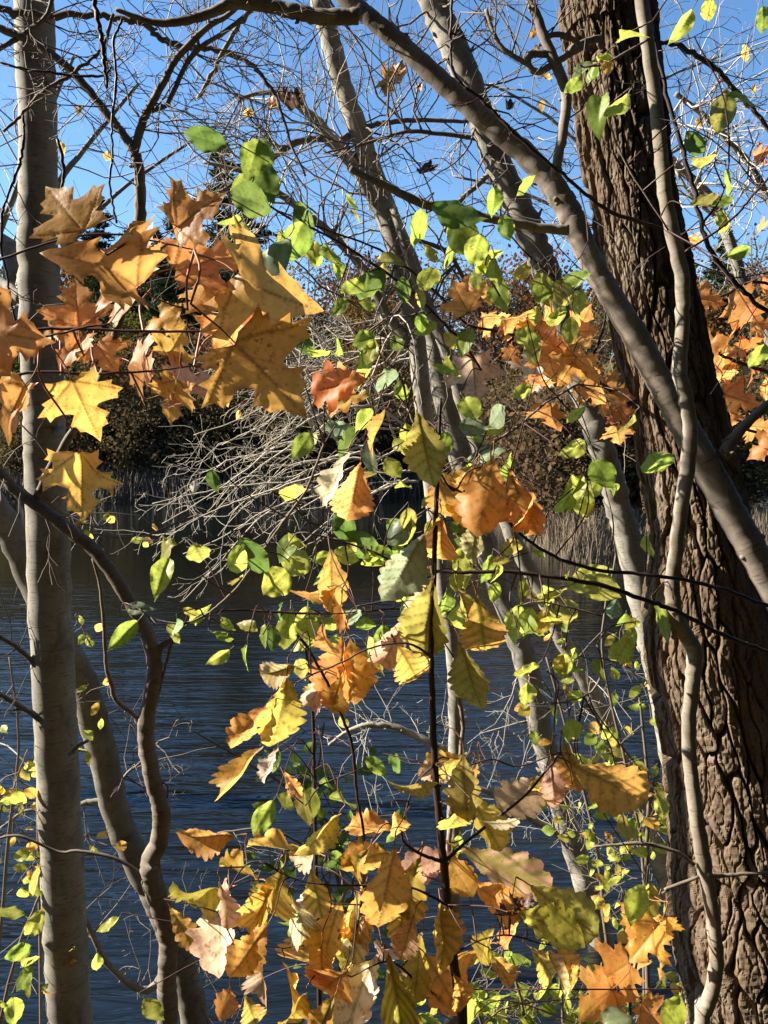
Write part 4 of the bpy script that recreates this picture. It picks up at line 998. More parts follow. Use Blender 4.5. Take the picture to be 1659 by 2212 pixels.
# ---- near maple, left
def maple_left():
    q = random.Random(71)
    t = thing('maple_sapling', base_of(-700, 2200, 1.0), 'near maple sapling with big orange spotted leaves at the left', 'sapling')
    src = []
    for k, (rw, d) in enumerate((([(-150, 730, 8), (60, 712, 7), (200, 711, 6), (330, 716, 6), (440, 714, 5), (500, 695, 4), (540, 665, 3)], .86), ([(-120, 760, 6), (40, 740, 6), (120, 722, 5), (190, 706, 5), (238, 700, 3)], .84),
                               ([(-150, 840, 8), (20, 812, 7), (90, 803, 6), (180, 808, 6), (270, 805, 5), (340, 800, 4), (420, 790, 3)], .92), ([(-150, 600, 6), (0, 560, 6), (120, 520, 5), (230, 505, 5), (330, 520, 4), (420, 540, 3)], .80))):
        P, R, _ = branch(t, rw, d, M['twig_red'], 'twig', 8, seed=700 + k, jit=.2); src.append((P, R))
    P, R, _ = branch(t, [(-150, 600, 12, .85), (-260, 1000, 18, .9), (-450, 1700, 24, .95), (-700, 2600, 32, 1.0)], .9, M['grey'], 'stem', 10, seed=709); src.append((P, R))
    L = [(140, 452, 205, -38, 'B', .74, 10, -12, 0), (425, 458, 175, 62, 'N', .76, -8, 14, 4), (215, 565, 250, -82, 'N', .72, 30, 42, 3), (312, 532, 110, 20, 'O', .9, None, None, 1), (455, 562, 235, 62, 'O', .82, -20, -25, 4),
         (570, 632, 270, 112, 'B', .78, 28, 30, 3), (165, 658, 165, -6, 'O', .90, 12, -15, 0), (12, 722, 220, 100, 'N', .76, 10, 20, 5), (150, 752, 130, 205, 'O', .92, 20, 30, 1), (228, 770, 125, 152, 'O', .95, -25, 25, 4),
         (290, 640, 230, 165, 'B', .80, 38, 20, 6), (378, 742, 110, 35, 'Y', .95, None, None, 0), (572, 806, 310, 138, 'B', .76, -14, 12, 4), (470, 712, 110, 300, 'O', .9, None, 40, 1), (560, 690, 130, 80, 'O', .9, 10, 50, 5),
         (182, 880, 190, 158, 'Y', .88, -12, -10, 0), (368, 866, 150, 205, 'Y', .93, 15, -12, 5), (418, 828, 165, 85, 'P', .95, -30, 20, 3), (20, 880, 190, 205, 'O', .86, 25, 15, 1), (182, 1040, 200, 182, 'Y', .87, 8, -22, 6),
         (310, 795, 150, 105, 'O', .96, 10, 40, 2), (-10, 790, 160, 120, 'B', .82, None, None, 2), (350, 690, 120, 250, 'Y', .98, 30, 10, 5), (520, 700, 150, 100, 'O', .92, 20, 48, 4), (430, 650, 120, 200, 'B', .85, None, 30, 2), (110, 715, 110, 240, 'O', .97, None, None, 1)]
    ends = [put_leaf(t, 'maple', x, y, s, a, d, c, q, var=v, yaw=yw, pitch=pt) for (x, y, s, a, c, d, yw, pt, v) in L]
    connect(t, ends, src[:4], M['petiole'], .0011, .3, seed=2)
maple_left()

# ---- maple behind, between the trunks and the oak
def maple_mid():
    q = random.Random(72)
    t = thing('maple_sapling', base_of(1700, 2300, 2.4), 'maple sapling with small orange leaves just left of the oak', 'sapling')
    d = 2.35; src = []
    for k, rw in enumerate(([(1375, 880, 12, 2.75), (1330, 850, 10, 2.5), (1262, 806, 9), (1200, 765, 9), (1130, 730, 8), (1075, 715, 7), (1010, 700, 6), (950, 640, 6), (900, 595, 5), (820, 540, 5), (700, 495, 4), (600, 455, 3)], [(1262, 806, 7), (1285, 760, 6), (1305, 700, 5), (1310, 650, 3)],
                           [(1200, 765, 5), (1180, 720, 4), (1130, 690, 3)], [(1375, 880, 12, 2.75), (1460, 950, 16, 3.0), (1540, 1600, 24, 3.05), (1600, 2600, 30, 3.05)])):
        P, R, _ = branch(t, rw, d, M['twig_dark'], 'stem' if k == 3 else 'twig', 8, seed=720 + k, jit=.2); src.append((P, R))
    L = [(995, 642, 112, -25, 'O'), (1070, 692, 95, 100, 'O'), (1026, 822, 150, 172, 'P'), (1152, 812, 120, 205, 'C'), (1192, 908, 112, 182, 'B'), (1120, 692, 100, 80, 'O'), (1182, 678, 100, 60, 'O'), (1202, 745, 110, 110, 'O'), (1242, 742, 100, 70, 'O'), (1272, 792, 110, 130, 'O'),
         (1190, 785, 110, 160, 'O'), (1282, 845, 110, 120, 'O'), (1325, 852, 110, 100, 'O'), (1062, 632, 70, 50, 'Y'), (1150, 720, 90, 200, 'B'), (1228, 800, 110, 210, 'B'), (1105, 770, 70, 150, 'O'), (1165, 830, 90, 120, 'O'), (1345, 905, 90, 150, 'R'), (1262, 690, 90, 30, 'O'), (1335, 940, 70, 170, 'O'), (1010, 612, 70, 10, 'O')]
    ends = [put_leaf(t, 'maple', x, y, s, a, d + q.uniform(-.15, .12), c, q) for (x, y, s, a, c) in L]
    connect(t, ends, src, M['twig_red'], .0013, .5, seed=3)
maple_mid()
def maple_right():
    q = random.Random(73)
    t = thing('maple_sapling', base_of(2100, 2200, 2.6), 'maple sapling with orange leaves at the right edge beyond the oak', 'sapling')
    d = 3.1; src = []
    for k, rw in enumerate(([(1500, 742, 6), (1565, 769, 7), (1620, 792, 8), (1690, 815, 9), (1850, 900, 12)], [(1480, 660, 5), (1560, 640, 6), (1650, 610, 7), (1850, 700, 9)], [(1540, 900, 5), (1620, 930, 6), (1700, 950, 8), (1850, 1000, 10)], [(1850, 600, 20), (1900, 1200, 28), (2000, 2200, 40)])):
        P, R, _ = branch(t, rw, d, M['twig_dark'], 'stem' if k == 3 else 'twig', 8, seed=740 + k, jit=.2); src.append((P, R))
    L = [(1530, 648, 150, 100, 'O'), (1612, 662, 150, 110, 'O'), (1645, 330, 80, 60, 'R'), (1648, 490, 80, 80, 'R'), (1500, 520, 80, 110, 'O'), (1562, 805, 165, 95, 'O'), (1585, 762, 140, 70, 'O'), (1600, 862, 165, 110, 'O'), (1642, 922, 130, 100, 'O'), (1652, 968, 150, 250, 'O'), (1540, 742, 110, 80, 'O'), (1630, 800, 140, 120, 'O'),
         (1590, 690, 130, 150, 'R'), (1650, 700, 120, 90, 'O'), (1530, 850, 100, 150, 'Y'), (1625, 740, 110, 60, 'O'), (1660, 850, 120, 100, 'O'), (1580, 910, 90, 170, 'O'), (1515, 690, 90, 130, 'R'), (1660, 630, 110, 100, 'R')]
    ends = [put_leaf(t, 'maple', x, y, s * .68, a, d + q.uniform(-.2, .15), c, q) for (x, y, s, a, c) in L]
    connect(t, ends, src, M['twig_red'], .0016, .6, seed=4)
maple_right()
def maple_low():
    q = random.Random(74)
    t = thing('maple_sapling', base_of(1400, 2500, 1.9), 'small maple shoot with drooping orange leaves at the foot of the oak', 'sapling')
    d = 1.9
    P, R, _ = branch(t, to_ground([(1400, 1870, 4), (1392, 1960, 5), (1375, 2080, 6), (1360, 2215, 8)], d), d, M['twig_dark'], 'stem', 7, seed=760)
    L = [(1385, 2000, 130, 205, 'O', 50), (1400, 2030, 150, 215, 'Y', 45), (1322, 2105, 150, 235, 'O', 35), (1290, 2165, 150, 225, 'O', 20), (1365, 2110, 120, 170, 'O', None), (1410, 2195, 110, 150, 'O', None), (1330, 2180, 110, 190, 'B', None), (1440, 2010, 80, 180, 'Y', None)]
    ends = [put_leaf(t, 'maple', x, y, s, a, d + q.uniform(-.08, .08), c, q, yaw=yw) for (x, y, s, a, c, yw) in L]
    connect(t, ends, [(P, R)], M['petiole'], .0012, .4, seed=5)
maple_low()

# ---- the oak sapling in the middle
def oak_sapling():
    q = random.Random(75); d = 1.5
    t = thing('oak_sapling', base_of(1010, 2600, d), 'thin dark oak sapling in the middle, hung with yellow and orange scalloped leaves', 'sapling')
    src = []
    rows = [(952, 860, 6), (948, 950, 8), (944, 1050, 10), (940, 1150, 11), (936, 1280, 12), (931, 1380, 13), (933, 1480, 14), (936, 1580, 15), (941, 1680, 16), (950, 1780, 18), (960, 1880, 19), (967, 1960, 20), (978, 2060, 21), (990, 2140, 22), (1000, 2220, 24)]
    P, R, _ = branch(t, to_ground(rows, d, 20), d, M['twig_dark'], 'stem', 12, seed=770, jit=.06); src.append((P, R))
    brs = ([(960, 1862, 9), (1000, 1825, 8), (1050, 1785, 7), (1130, 1722, 6), (1180, 1665, 5), (1215, 1622, 4)], [(958, 1862, 9), (920, 1850, 8), (885, 1830, 7), (868, 1805, 6), (880, 1740, 5), (900, 1690, 4), (940, 1650, 3)],
           [(966, 1955, 6), (930, 1935, 6), (880, 1915, 5), (800, 1912, 5), (720, 1912, 4), (640, 1900, 3), (560, 1860, 3)],
           [(640, 1370, 7), (665, 1400, 7), (690, 1445, 7), (715, 1490, 7), (735, 1540, 7), (755, 1590, 7), (765, 1640, 7), (768, 1690, 7), (775, 1740, 6), (785, 1790, 6), (788, 1850, 6), (782, 1930, 5), (772, 2000, 4), (752, 2050, 3)],
           [(770, 1665, 4), (730, 1680, 4), (690, 1700, 4), (660, 1740, 3)], [(938, 1240, 8), (900, 1255, 7), (860, 1280, 6), (820, 1300, 5), (770, 1310, 4)], [(934, 1420, 7), (880, 1390, 5), (800, 1400, 4), (740, 1430, 4), (680, 1455, 4), (640, 1475, 3)],
           [(965, 2160, 8), (900, 2120, 6), (860, 2085, 5), (820, 2080, 4), (760, 2110, 3)], [(1000, 1660, 4), (1060, 1640, 4), (1120, 1655, 4), (1210, 1625, 3)], [(978, 2060, 6), (1040, 2030, 4), (1100, 2020, 4), (1180, 2040, 3), (1260, 2040, 3)],
           [(944, 1010, 5), (980, 1060, 5), (1010, 1020, 4), (1060, 1000, 3)], [(1130, 1300, 3), (1110, 1150, 4), (1060, 1100, 4), (990, 1060, 5), (944, 1040, 5)], [(945, 960, 5), (880, 930, 4), (810, 900, 3)], [(470, 1970, 3), (520, 1880, 4), (560, 1860, 4), (600, 1880, 4)])
    for k, rw in enumerate(brs):
        p, rr, _ = branch(t, rw, d + q.uniform(-.05, .05), M['twig_dark'], 'branch', 8, seed=771 + k, jit=.15); src.append((p, rr))
    # (x, y, length, tip direction, colour, kind)
    L = [(765, 1065, 165, 190, 'O'), (733, 1030, 130, 205, 'C'), (812, 925, 110, 200, 'R'), (915, 960, 170, 168, 'V'), (955, 1075, 140, 170, 'O'), (1050, 1062, 180, 190, 'B'), (1128, 1075, 160, 160, 'B'), (1150, 1110, 110, 175, 'O'), (950, 1168, 150, 188, 'O'),
         (720, 1245, 140, 190, 'B'), (688, 1290, 120, 235, 'N'), (742, 1308, 90, 140, 'O'), (880, 1222, 190, 208, 'S'), (925, 1262, 120, 190, 'P'), (922, 1335, 200, 190, 'V'), (850, 1388, 130, 205, 'P'), (888, 1442, 140, 150, 'B'), (1042, 1362, 180, 170, 'B'), (1000, 1330, 150, 180, 'V'), (1010, 1452, 160, 160, 'V'),
         (728, 1450, 190, 190, 'O'), (765, 1440, 140, 168, 'Y'), (600, 1452, 120, 250, 'P'), (612, 1540, 200, 188, 'G'), (542, 1565, 140, 215, 'O'), (720, 1510, 120, 200, 'B'), (700, 1390, 110, 180, 'O'), (690, 1480, 90, 200, 'P'),
         (545, 1662, 130, 210, 'Y'), (588, 1650, 90, 200, 'C'), (630, 1692, 70, 150, 'O'), (900, 1702, 120, 245, 'V'), (1002, 1692, 140, 185, 'V'), (960, 1650, 110, 250, 'Y'), (935, 1660, 70, 240, 'P'), (1040, 1770, 170, 155, 'G'), (1070, 1790, 110, 140, 'C'), (1140, 1722, 170, 230, 'P'), (1210, 1682, 130, 186, 'O'), 
         (1030, 1660, 90, 150, 'O'), (812, 1790, 120, 285, 'B'), (860, 1780, 90, 160, 'Y'), (930, 1862, 140, 245, 'P'), (1078, 1870, 200, 118, 'P'), (985, 1880, 90, 150, 'Y'), (760, 1882, 170, 222, 'Y'), (800, 1850, 120, 250, 'B'), (612, 1842, 160, 250, 'Y'), (655, 1850, 90, 100, 'C'), (430, 1938, 180, 232, 'G'), (472, 1985, 200, 200, 'P'), (390, 2000, 110, 150, 'N'),
         (585, 1950, 190, 198, 'Y'), (840, 1912, 200, 190, 'B'), (885, 1925, 170, 190, 'Y'), (868, 1985, 110, 185, 'Y'), (715, 2008, 160, 200, 'Y'), (655, 2060, 200, 190, 'O'), (540, 2055, 150, 215, 'O'), (765, 2010, 110, 170, 'C'), (880, 2022, 110, 196, 'P'), (450, 1812, 140, 268, 'B'),
         (1010, 2040, 120, 232, 'B'), (1042, 2045, 130, 212, 'G'), (1112, 2015, 110, 170, 'O'), (1212, 1962, 190, 128, 'V'), (1180, 1995, 160, 112, 'G'), (950, 2112, 160, 150, 'B'), (1000, 2150, 120, 160, 'B'), (852, 2132, 200, 170, 'G'), (775, 2140, 200, 212, 'C'), (720, 2125, 200, 212, 'O'), (575, 2095, 110, 200, 'P'), (690, 2100, 130, 180, 'O'), (545, 2190, 110, 160, 'O'), (490, 2160, 90, 200, 'N'), (860, 2190, 110, 160, 'Y'), (700, 2200, 120, 200, 'B'), (940, 1890, 120, 160, 'O'), (640, 1960, 110, 160, 'C'), (480, 1950, 110, 170, 'P'), (620, 2130, 150, 190, 'Y'), (900, 2080, 140, 175, 'G'), (830, 2065, 120, 195, 'C'), (960, 2005, 110, 200, 'Y'), (1080, 2095, 120, 165, 'Y'), (640, 2185, 130, 200, 'Y'), (760, 2060, 130, 190, 'G'), (1060, 1935, 120, 120, 'B'), (520, 1890, 130, 240, 'Y'), (700, 1800, 110, 240, 'G'), (990, 1770, 120, 190, 'G')]
    ends = [put_leaf(t, 'oak', x, y, s, a, d + q.uniform(-.14, .14), c, q) for (x, y, s, a, c) in L]
    for k in range(18):
        P, Rr = src[q.choice([1, 2, 3, 3, 4, 6, 7, 8, 10, 11, 12, 14])]; i = q.randrange(len(P) // 3, len(P))
        rel = Vector(P[i]) - Vector((0, 0, CAMZ)); c, s_ = math.cos(PITCH), math.sin(PITCH)
        fw = rel.y * c + rel.z * s_; up = -rel.y * s_ + rel.z * c
        ends.append(put_leaf(t, 'oak', 829.5 + rel.x / fw * F + q.gauss(0, 15), 1106 - up / fw * F + q.uniform(20, 60), q.uniform(80, 140), q.gauss(185, 30), P[i][1] + q.uniform(0, .15), q.choice('OYYPGBYC'), q))
    ends.append(put_leaf(t, 'oak', 1310, 1692, 225, 122, 1.42, 'B', q, 0, 12, -10))
    ends += [put_leaf(t, 'redoak', 735, 828, 140, 262, 1.55, 'R', q, 0, 10, -10), put_leaf(t, 'redoak', 760, 858, 110, 255, 1.6, 'O', q, 1, 50, 10), put_leaf(t, 'dead', 1120, 1972, 80, 190, 1.5, 'K', q), put_leaf(t, 'dead', 1100, 1990, 70, 150, 1.52, 'K', q)]
    connect(t, ends, src, M['twig_red'], .0011, .35, seed=6)
oak_sapling()

# ---- buckthorn with green oval leaves
def buckthorn():
    q = random.Random(76)
    t = thing('buckthorn_shrub', base_of(1150, 2500, 1.75), 'buckthorn shrub with bright green oval leaves along dark crossing twigs', 'shrub')
    src = []; d = 1.75
    brs = [([(1700, 1420, 10), (1659, 1408, 10), (1560, 1370, 10), (1460, 1320, 10), (1400, 1298, 10), (1300, 1265, 10), (1200, 1248, 9), (1100, 1236, 9), (1000, 1236, 8), (930, 1232, 7), (870, 1222, 6), (800, 1190, 5), (720, 1165, 4), (660, 1150, 3)], 1.65, 'twig_dark'),
           ([(1700, 1320, 9), (1659, 1308, 9), (1550, 1270, 9), (1460, 1250, 8), (1380, 1240, 8), (1300, 1232, 8), (1220, 1212, 8), (1160, 1180, 7), (1110, 1140, 6), (1080, 1090, 5)], 1.6, 'twig_dark'),
           ([(480, 370, 3), (560, 430, 4), (640, 480, 5), (700, 505, 5), (790, 560, 6), (850, 600, 6), (900, 640, 6), (950, 690, 6), (1000, 740, 6), (1040, 800, 5)], 1.9, 'twig_red'),
           ([(470, 1320, 5), (520, 1318, 5), (600, 1322, 6), (680, 1325, 5), (760, 1322, 4), (850, 1315, 4)], 1.8, 'twig_red'),
           ([(380, 1356, 3), (440, 1330, 4), (480, 1300, 5), (520, 1260, 5), (560, 1200, 5), (610, 1130, 6), (660, 1060, 6), (700, 960, 5)], 1.8, 'young'),
           ([(300, 1315, 3), (340, 1340, 4), (400, 1345, 4), (470, 1322, 4)], 1.8, 'young'),
           ([(880, 880, 5), (900, 930, 6), (930, 1000, 6), (960, 1060, 6), (990, 1130, 6), (1020, 1200, 6), (1060, 1260, 6)], 1.75, 'young'),
           ([(1300, 1330, 4), (1220, 1310, 4), (1160, 1300, 4), (1120, 1310, 3)], 1.7, 'young'), ([(1290, 1390, 5), (1300, 1450, 5), (1270, 1500, 4), (1200, 1520, 3)], 1.75, 'young'),
           ([(1010, 1000, 4), (1060, 960, 5), (1120, 920, 5), (1180, 870, 5), (1250, 830, 4)], 1.8, 'young'), ([(980, 1420, 7), (985, 1480, 8), (1000, 1560, 9), (990, 1660, 9), (975, 1760, 10), (968, 1900, 11), (985, 2100, 12), (1000, 2220, 13)], 1.72, 'young'),
           ([(660, 1400, 6), (672, 1500, 7), (678, 1600, 8), (680, 1700, 8), (682, 1850, 9), (686, 2000, 10), (690, 2220, 12)], 1.9, 'twig_dark'),
           ([(1345, 80, 4), (1380, 60, 4), (1410, 45, 3)], 1.8, 'young'), ([(1260, 145, 4), (1300, 140, 5), (1340, 120, 5), (1400, 85, 5)], 1.8, 'young'),
           ([(1444, 498, 4), (1340, 330, 4), (1300, 180, 4)], 1.8, 'young'), ([(1520, 480, 5), (1560, 420, 4), (1575, 330, 4), (1560, 200, 3), (1500, 80, 3)], 1.85, 'twig_red'),
           ([(1080, 640, 4), (1030, 560, 4), (1000, 500, 5), (960, 440, 4), (920, 440, 3)], 1.9, 'twig_red'), ([(1270, 640, 3), (1200, 600, 4), (1130, 540, 4), (1080, 480, 3)], 1.9, 'twig_red'),
           ([(500, 470, 3), (540, 400, 4), (560, 340, 4), (520, 300, 3), (480, 295, 3)], 1.85, 'young')]
    for k, (rw, dd, mm) in enumerate(brs):
        if k in (10, 11): rw = to_ground(rw, dd)
        p, rr, _ = branch(t, rw, dd, M[mm], 'branch', 8, seed=800 + k, jit=.2); src.append((p, rr))
    L = [(445, 308, 95, -95, 'D'), (550, 338, 90, 195, 'E'), (572, 388, 95, 160, 'D'), (543, 432, 100, 100, 'D'), (503, 485, 55, 200, 'E'), (662, 480, 95, 150, 'D'), (595, 542, 105, 205, 'S'), (640, 522, 100, 200, 'E'), (673, 548, 65, 190, 'L'), (715, 555, 55, 195, 'E'), (570, 325, 60, 150, 'E'), (530, 395, 60, 240, 'E'),
         (985, 462, 120, 110, 'D'), (905, 487, 78, 185, 'E'), (1000, 512, 90, 130, 'E'), (1030, 537, 65, 195, 'L'), (1042, 568, 55, 195, 'L'), (1070, 592, 65, 190, 'L'), (1128, 400, 55, 30, 'E'), (1290, 232, 85, 180, 'E'), (1335, 237, 68, 195, 'L'), (1357, 75, 68, 40, 'L'), (1308, 115, 50, 60, 'L'), (1312, 142, 35, 170, 'Y'), (1282, 155, 55, 40, 'E'),
         (1475, 57, 68, 195, 'L'), (1562, 240, 78, 185, 'V'), (1602, 210, 62, 110, 'E'), (1500, 312, 70, 150, 'D'), (1522, 345, 65, 120, 'V'), (1572, 390, 60, 170, 'E'), (1572, 475, 75, 40, 'L'), (1598, 545, 58, 70, 'E'), (1520, 440, 60, 100, 'V'), (1555, 440, 50, 80, 'E'), (1250, 160, 60, 280, 'D'), (1240, 190, 50, 200, 'E'),
         (762, 630, 70, 200, 'E'), (795, 628, 85, 180, 'D'), (840, 560, 62, 120, 'V'), (872, 626, 65, 185, 'D'), (735, 662, 50, 225, 'E'), (820, 600, 60, 170, 'D'), (1170, 622, 78, 175, 'V'), (1212, 632, 70, 180, 'V'), (1250, 650, 52, 200, 'L'), (1232, 712, 60, 185, 'L'), (1140, 730, 60, 205, 'L'), (1205, 690, 62, 200, 'L'), (1245, 600, 60, 100, 'E'),
         (720, 925, 85, 250, 'S'), (752, 950, 85, 170, 'D'), (800, 990, 82, 170, 'S'), (460, 1040, 58, 175, 'D'), (1020, 922, 68, 100, 'S'), (1092, 1010, 92, 85, 'E'), (1040, 975, 80, 80, 'S'), (1075, 900, 70, 60, 'S'), (1062, 930, 70, 235, 'L'), (655, 960, 70, 215, 'E'), (840, 830, 80, 160, 'S'), (790, 790, 80, 175, 'L'), (805, 760, 60, 190, 'L'), (740, 745, 60, 60, 'E'), (858, 745, 50, 160, 'E'), (785, 735, 60, 250, 'E'), (680, 770, 55, 130, 'L'), (660, 750, 55, 150, 'D'), (865, 850, 60, 180, 'E'), (915, 708, 55, 70, 'L'),
         (350, 1240, 85, 190, 'L'), (432, 1205, 80, 160, 'V'), (512, 1215, 90, 190, 'L'), (545, 1198, 105, 140, 'D'), (430, 1330, 58, 55, 'L'), (386, 1357, 48, 175, 'S'), (268, 1370, 85, 225, 'E'), (298, 1315, 60, 90, 'S'), (345, 1190, 90, 245, 'V'), (620, 1180, 70, 200, 'E'), (648, 1160, 62, 40, 'L'), (740, 1135, 95, 175, 'D'), (790, 1182, 125, 125, 'D'), (805, 1222, 80, 180, 'L'), (862, 1150, 78, 40, 'S'), (640, 1215, 80, 215, 'L'), (600, 1255, 70, 225, 'L'), (700, 1205, 55, 240, 'L'), (745, 1200, 60, 100, 'L'), (830, 1195, 60, 80, 'E'), (860, 1190, 50, 180, 'E'),
         (1010, 1142, 85, 100, 'E'), (960, 1100, 85, 200, 'E'), (930, 1070, 60, 180, 'L'), (1040, 1105, 80, 130, 'V'), (1060, 1140, 70, 110, 'E'), (1000, 1210, 70, 185, 'L'), (965, 1310, 75, 185, 'E'), (1000, 1340, 90, 175, 'L'), (940, 1370, 100, 190, 'E'), (1060, 1090, 70, 120, 'S'), (890, 1330, 95, 135, 'D'), (985, 1250, 60, 190, 'L'),
         (1325, 1322, 78, 195, 'S'), (1290, 1452, 68, 190, 'E'), (1115, 1345, 88, 195, 'L'), (1142, 1340, 70, 190, 'L'), (1200, 1295, 80, 215, 'V'), (1190, 1345, 72, 175, 'V'), (1228, 1330, 90, 155, 'V'), (1432, 1342, 95, 150, 'E'), (1140, 1500, 60, 180, 'L'), (1270, 1250, 110, 75, 'V'), (1300, 1270, 100, 125, 'V'), (1360, 1380, 60, 200, 'L'), (1400, 1180, 60, 185, 'L'), (1340, 1410, 60, 30, 'L'), (1240, 1460, 60, 170, 'E'),
         (1240, 1060, 85, 205, 'L'), (1280, 1090, 75, 185, 'V'), (1260, 1085, 70, 190, 'L'), (1300, 1020, 70, 150, 'E'), (1280, 1055, 60, 200, 'L'), (1330, 1060, 60, 120, 'E'), (1220, 1090, 60, 200, 'L'), (1640, 770, 60, 190, 'L'), (1420, 1000, 90, 150, 'E'), (1350, 930, 70, 160, 'V'),
         (620, 1355, 85, 190, 'L'), (660, 1350, 90, 195, 'L'), (700, 1330, 60, 60, 'E'), (760, 1345, 95, 140, 'S'), (790, 1360, 70, 180, 'E'), (590, 1375, 60, 180, 'D'), (720, 1350, 60, 200, 'L'), (830, 1380, 70, 175, 'E'), (610, 1320, 55, 100, 'D'), (680, 1290, 50, 80, 'E'),
         (570, 1760, 85, 215, 'E'), (612, 1740, 70, 200, 'L'), (670, 1735, 80, 185, 'L'), (655, 1750, 80, 170, 'V'), (740, 1740, 100, 190, 'L'), (705, 1700, 60, 190, 'E'), (812, 1655, 70, 130, 'E'), (855, 1648, 55, 120, 'D'), (1170, 1710, 70, 200, 'L'), (1375, 1950, 90, 200, 'L'), (1350, 1790, 70, 170, 'V'), (1430, 1745, 80, 160, 'V'),
         (1460, 2180, 90, 200, 'L'), (1340, 2195, 95, 80, 'S'), (1310, 2190, 80, 140, 'C'), (1300, 1740, 70, 190, 'E'), (1400, 1945, 80, 200, 'L'), (850, 2200, 60, 30, 'L'), (930, 2190, 70, 60, 'E'), (1010, 2190, 80, 190, 'L'), (75, 1900, 70, 190, 'V'), (40, 2060, 60, 80, 'E'), (60, 2110, 60, 200, 'E'), (30, 2180, 70, 180, 'L'), (75, 2000, 60, 30, 'L'), (25, 1960, 70, 210, 'L'), (210, 2080, 55, 180, 'L'), (240, 2000, 50, 200, 'L'), (330, 2180, 60, 160, 'L')]
    ends = [put_leaf(t, 'oval', x, y, s, a, d + q.uniform(-.12, .15), c, q) for (x, y, s, a, c) in L]
    for k in range(130):      # more leaves strung along the same twigs
        P, Rr = src[q.choice([0, 0, 1, 2, 3, 3, 4, 6, 6, 6, 7, 8, 9, 10, 11, 16, 17])]; i = q.randrange(len(P))
        v = Vector(P[i]) + Vector((q.gauss(0, .06), q.gauss(0, .08), q.gauss(-.02, .06)))
        dv = v.y; c, s_ = math.cos(PITCH), math.sin(PITCH); rel = v - Vector((0, 0, CAMZ))
        fw = rel.y * c + rel.z * s_; up = -rel.y * s_ + rel.z * c
        px, py = 829.5 + rel.x / fw * F, 1106 - up / fw * F
        if py < 420 or px > 1250 or len(ends) > 294: continue
        ends.append(put_leaf(t, 'oval', px, py, q.uniform(38, 66), q.gauss(180, 50), dv, q.choice('LLLEEVLLG'), q))
    connect(t, ends, src, M['twig_red'], .0013, .5, seed=7)
buckthorn()

# ---- small-leaved shrubs at the water's edge
def small_shrub(label, stems, d, count, cols, seed, size=(16, 34), leaf_from=0.0, tw=40, m='twig_grey', L=(.15, .45), dirs=None):
    q = random.Random(seed); x, y = stems[0][-1][:2]
    t = thing('waterside_shrub', base_of(x, y + 150, d), label, 'shrub')
    src = []
    for k, rw in enumerate(stems):
        p, rr, _ = branch(t, to_ground(rw, d), d + q.uniform(-.15, .15), M[m], 'stem', 7, seed=seed + k, jit=.3); src.append((p, rr))
    tips = sprays(t, src, tw, M[m], seed + 40, L, .0022, 2, 3, dirs=dirs)
    mb = MB(); made = 0; c0 = np.array([0, 0, CAMZ])
    q.shuffle(tips)
    for i in range(count):
        p, dd = tips[i % len(tips)]; p = np.array(p) + np.array([q.gauss(0, .02), q.gauss(0, .02), q.gauss(0, .02)])
        ang = q.gauss(180, 60); a = RAD(ang); s = q.uniform(*size) / F * d
        ty = Vector((math.sin(a), q.gauss(0, .3), math.cos(a))).normalized(); tz = Vector((q.gauss(0, .5), -1, q.gauss(.3, .5))).normalized()
        tx = ty.cross(tz).normalized(); tz = tx.cross(ty)
        mw = Matrix.Translation(p) @ Matrix((tx, ty, tz)).transposed().to_4x4() @ Matrix.Scale(s, 4)
        o = bpy.data.objects.new('leaf', LM['tiny'][q.randrange(3)]); COL.objects.link(o)
        o.parent = t; o.matrix_parent_inverse = world_inv(t); o.matrix_basis = mw
        cc = COLR[q.choice(cols)]; j = q.uniform(.58, .85); o.color = (min(.95, cc[0] * j), min(.95, cc[1] * j), cc[2] * j, 1)
small_shrub('yellow-green leafed shrub at the water between the pale trunks and the oak', [[(1380, 1500, 5), (1400, 1700, 8), (1395, 1900, 10), (1400, 2250, 12)], [(1180, 1420, 4), (1230, 1600, 6), (1290, 1850, 8), (1330, 2250, 10)], [(1330, 1200, 4), (1300, 1400, 5), (1350, 1650, 7), (1390, 1900, 8)]], 3.2, 298, 'LLGLEY', 820, (20, 42), tw=60)
small_shrub('bright green leafed shrub low at the bottom centre right', [[(1080, 1950, 5), (1110, 2100, 7), (1150, 2300, 9)], [(960, 2040, 5), (1020, 2160, 6), (1060, 2300, 8)], [(1190, 2000, 5), (1210, 2120, 6), (1220, 2300, 8)], [(1300, 2080, 4), (1290, 2180, 6), (1280, 2300, 7)]], 2.5, 298, 'LLELE', 840, (24, 50), tw=56, L=(.12, .34))
small_shrub('dark green leafed shrub over the water left of the oak sapling', [[(420, 1580, 4), (520, 1640, 6), (640, 1720, 7), (720, 1850, 9), (760, 2250, 12)], [(470, 1800, 4), (570, 1790, 5), (660, 1830, 6), (740, 1900, 7)], [(700, 1560, 4), (690, 1640, 5), (680, 1750, 6), (730, 1870, 7)], [(840, 1780, 3), (790, 1850, 5), (760, 1950, 6)]], 2.9, 230, 'DDEED', 860, (20, 42), tw=32, L=(.12, .35))
small_shrub('yellow leafed twiggy shrub at the left edge over the water', [[(20, 1420, 4), (40, 1600, 6), (20, 1800, 8), (-20, 2250, 10)], [(150, 1750, 4), (100, 1900, 6), (40, 2050, 8), (-10, 2280, 9)], [(60, 1620, 4), (30, 1700, 5), (-10, 1850, 6)]], 3.0, 170, 'YYLGL', 880, (20, 44), tw=34)
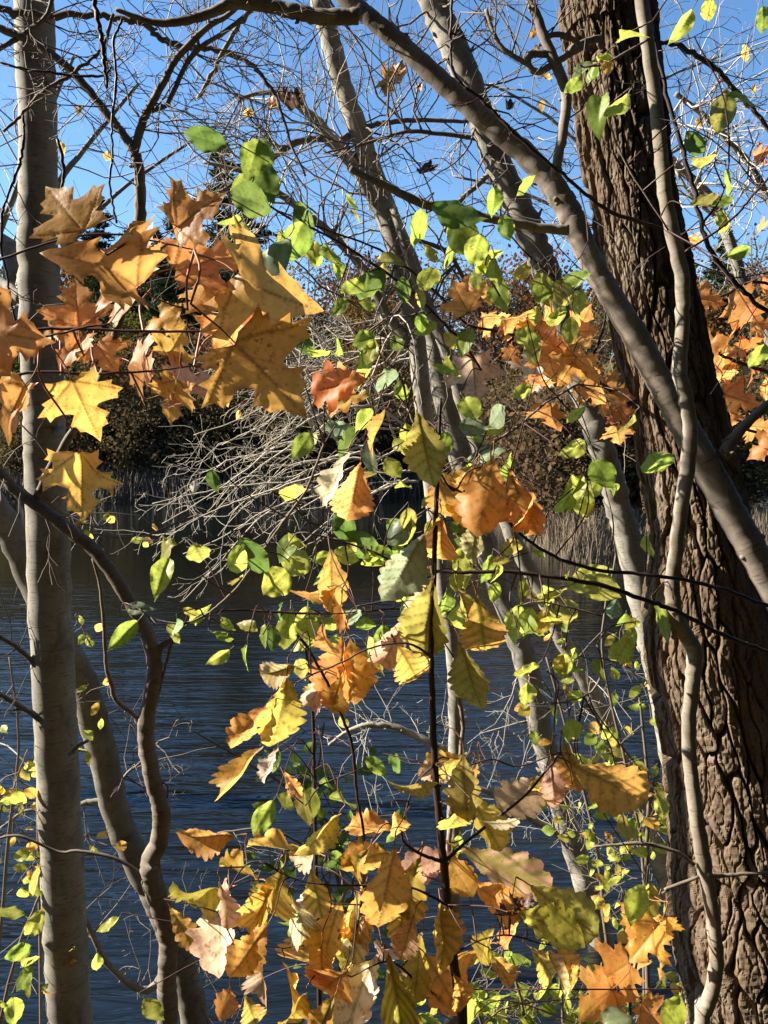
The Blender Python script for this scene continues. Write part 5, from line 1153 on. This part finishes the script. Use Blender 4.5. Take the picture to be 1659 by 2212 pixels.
small_shrub('sparse yellow-tipped twigs hanging behind the pale trunk above the water', [[(430, 1110, 3), (380, 1130, 4), (300, 1160, 5), (180, 1150, 6), (90, 1120, 7)], [(240, 1120, 3), (210, 1140, 4), (150, 1150, 5)]], 3.05, 26, 'YGL', 900, (18, 32), tw=10, L=(.1, .3))

# ---- the last leaves clinging to the bare twigs against the sky
def last_leaves(t, d, rows, seed):
    q = random.Random(seed); src = None
    for (kind, x, y, s, a, c) in rows: put_leaf(t, kind, x, y, s, a, d + q.uniform(-.3, .3), c, q)
last_leaves(CL[0][0], 4.2, [('oval', 170, 232, 22, 180, 'B'), ('oval', 134, 318, 26, 170, 'Y'), ('oval', 232, 340, 28, 190, 'Y'), ('oval', 536, 248, 30, 180, 'Y'), ('dead', 845, 172, 62, 185, 'N'), ('dead', 815, 183, 40, 250, 'N'), ('dead', 872, 154, 34, 200, 'P'), ('dead', 905, 195, 30, 170, 'P'), ('dead', 602, 200, 46, 200, 'K'), ('dead', 620, 222, 44, 160, 'K'), ('dead', 590, 235, 40, 220, 'N'), ('dead', 640, 205, 36, 170, 'K'), ('dead', 928, 380, 40, 150, 'K'), ('oval', 40, 300, 20, 200, 'R'), ('oval', 420, 1050, 30, 190, 'C'), ('oval', 640, 850, 24, 180, 'Y'), ('oval', 490, 870, 20, 160, 'Y'), ('oval', 515, 895, 22, 200, 'Y'), ('oval', 335, 1140, 24, 190, 'Y')], 951)
last_leaves(CL[2][0], 3.9, [('oval', 1152, 72, 24, 200, 'O'), ('oval', 1160, 105, 20, 160, 'O'), ('oval', 1170, 225, 28, 190, 'Y'), ('dead', 1060, 45, 30, 180, 'K'), ('oval', 1182, 165, 24, 110, 'O'), ('dead', 1100, 230, 34, 190, 'K')], 952)
last_leaves(CL[4][0], 4.6, [('oval', 1606, 115, 34, 150, 'Y'), ('oval', 1510, 265, 26, 170, 'Y'), ('oval', 1630, 190, 20, 180, 'Y'), ('oval', 1530, 20, 40, 160, 'G'), ('oval', 1650, 40, 50, 170, 'E')], 953)
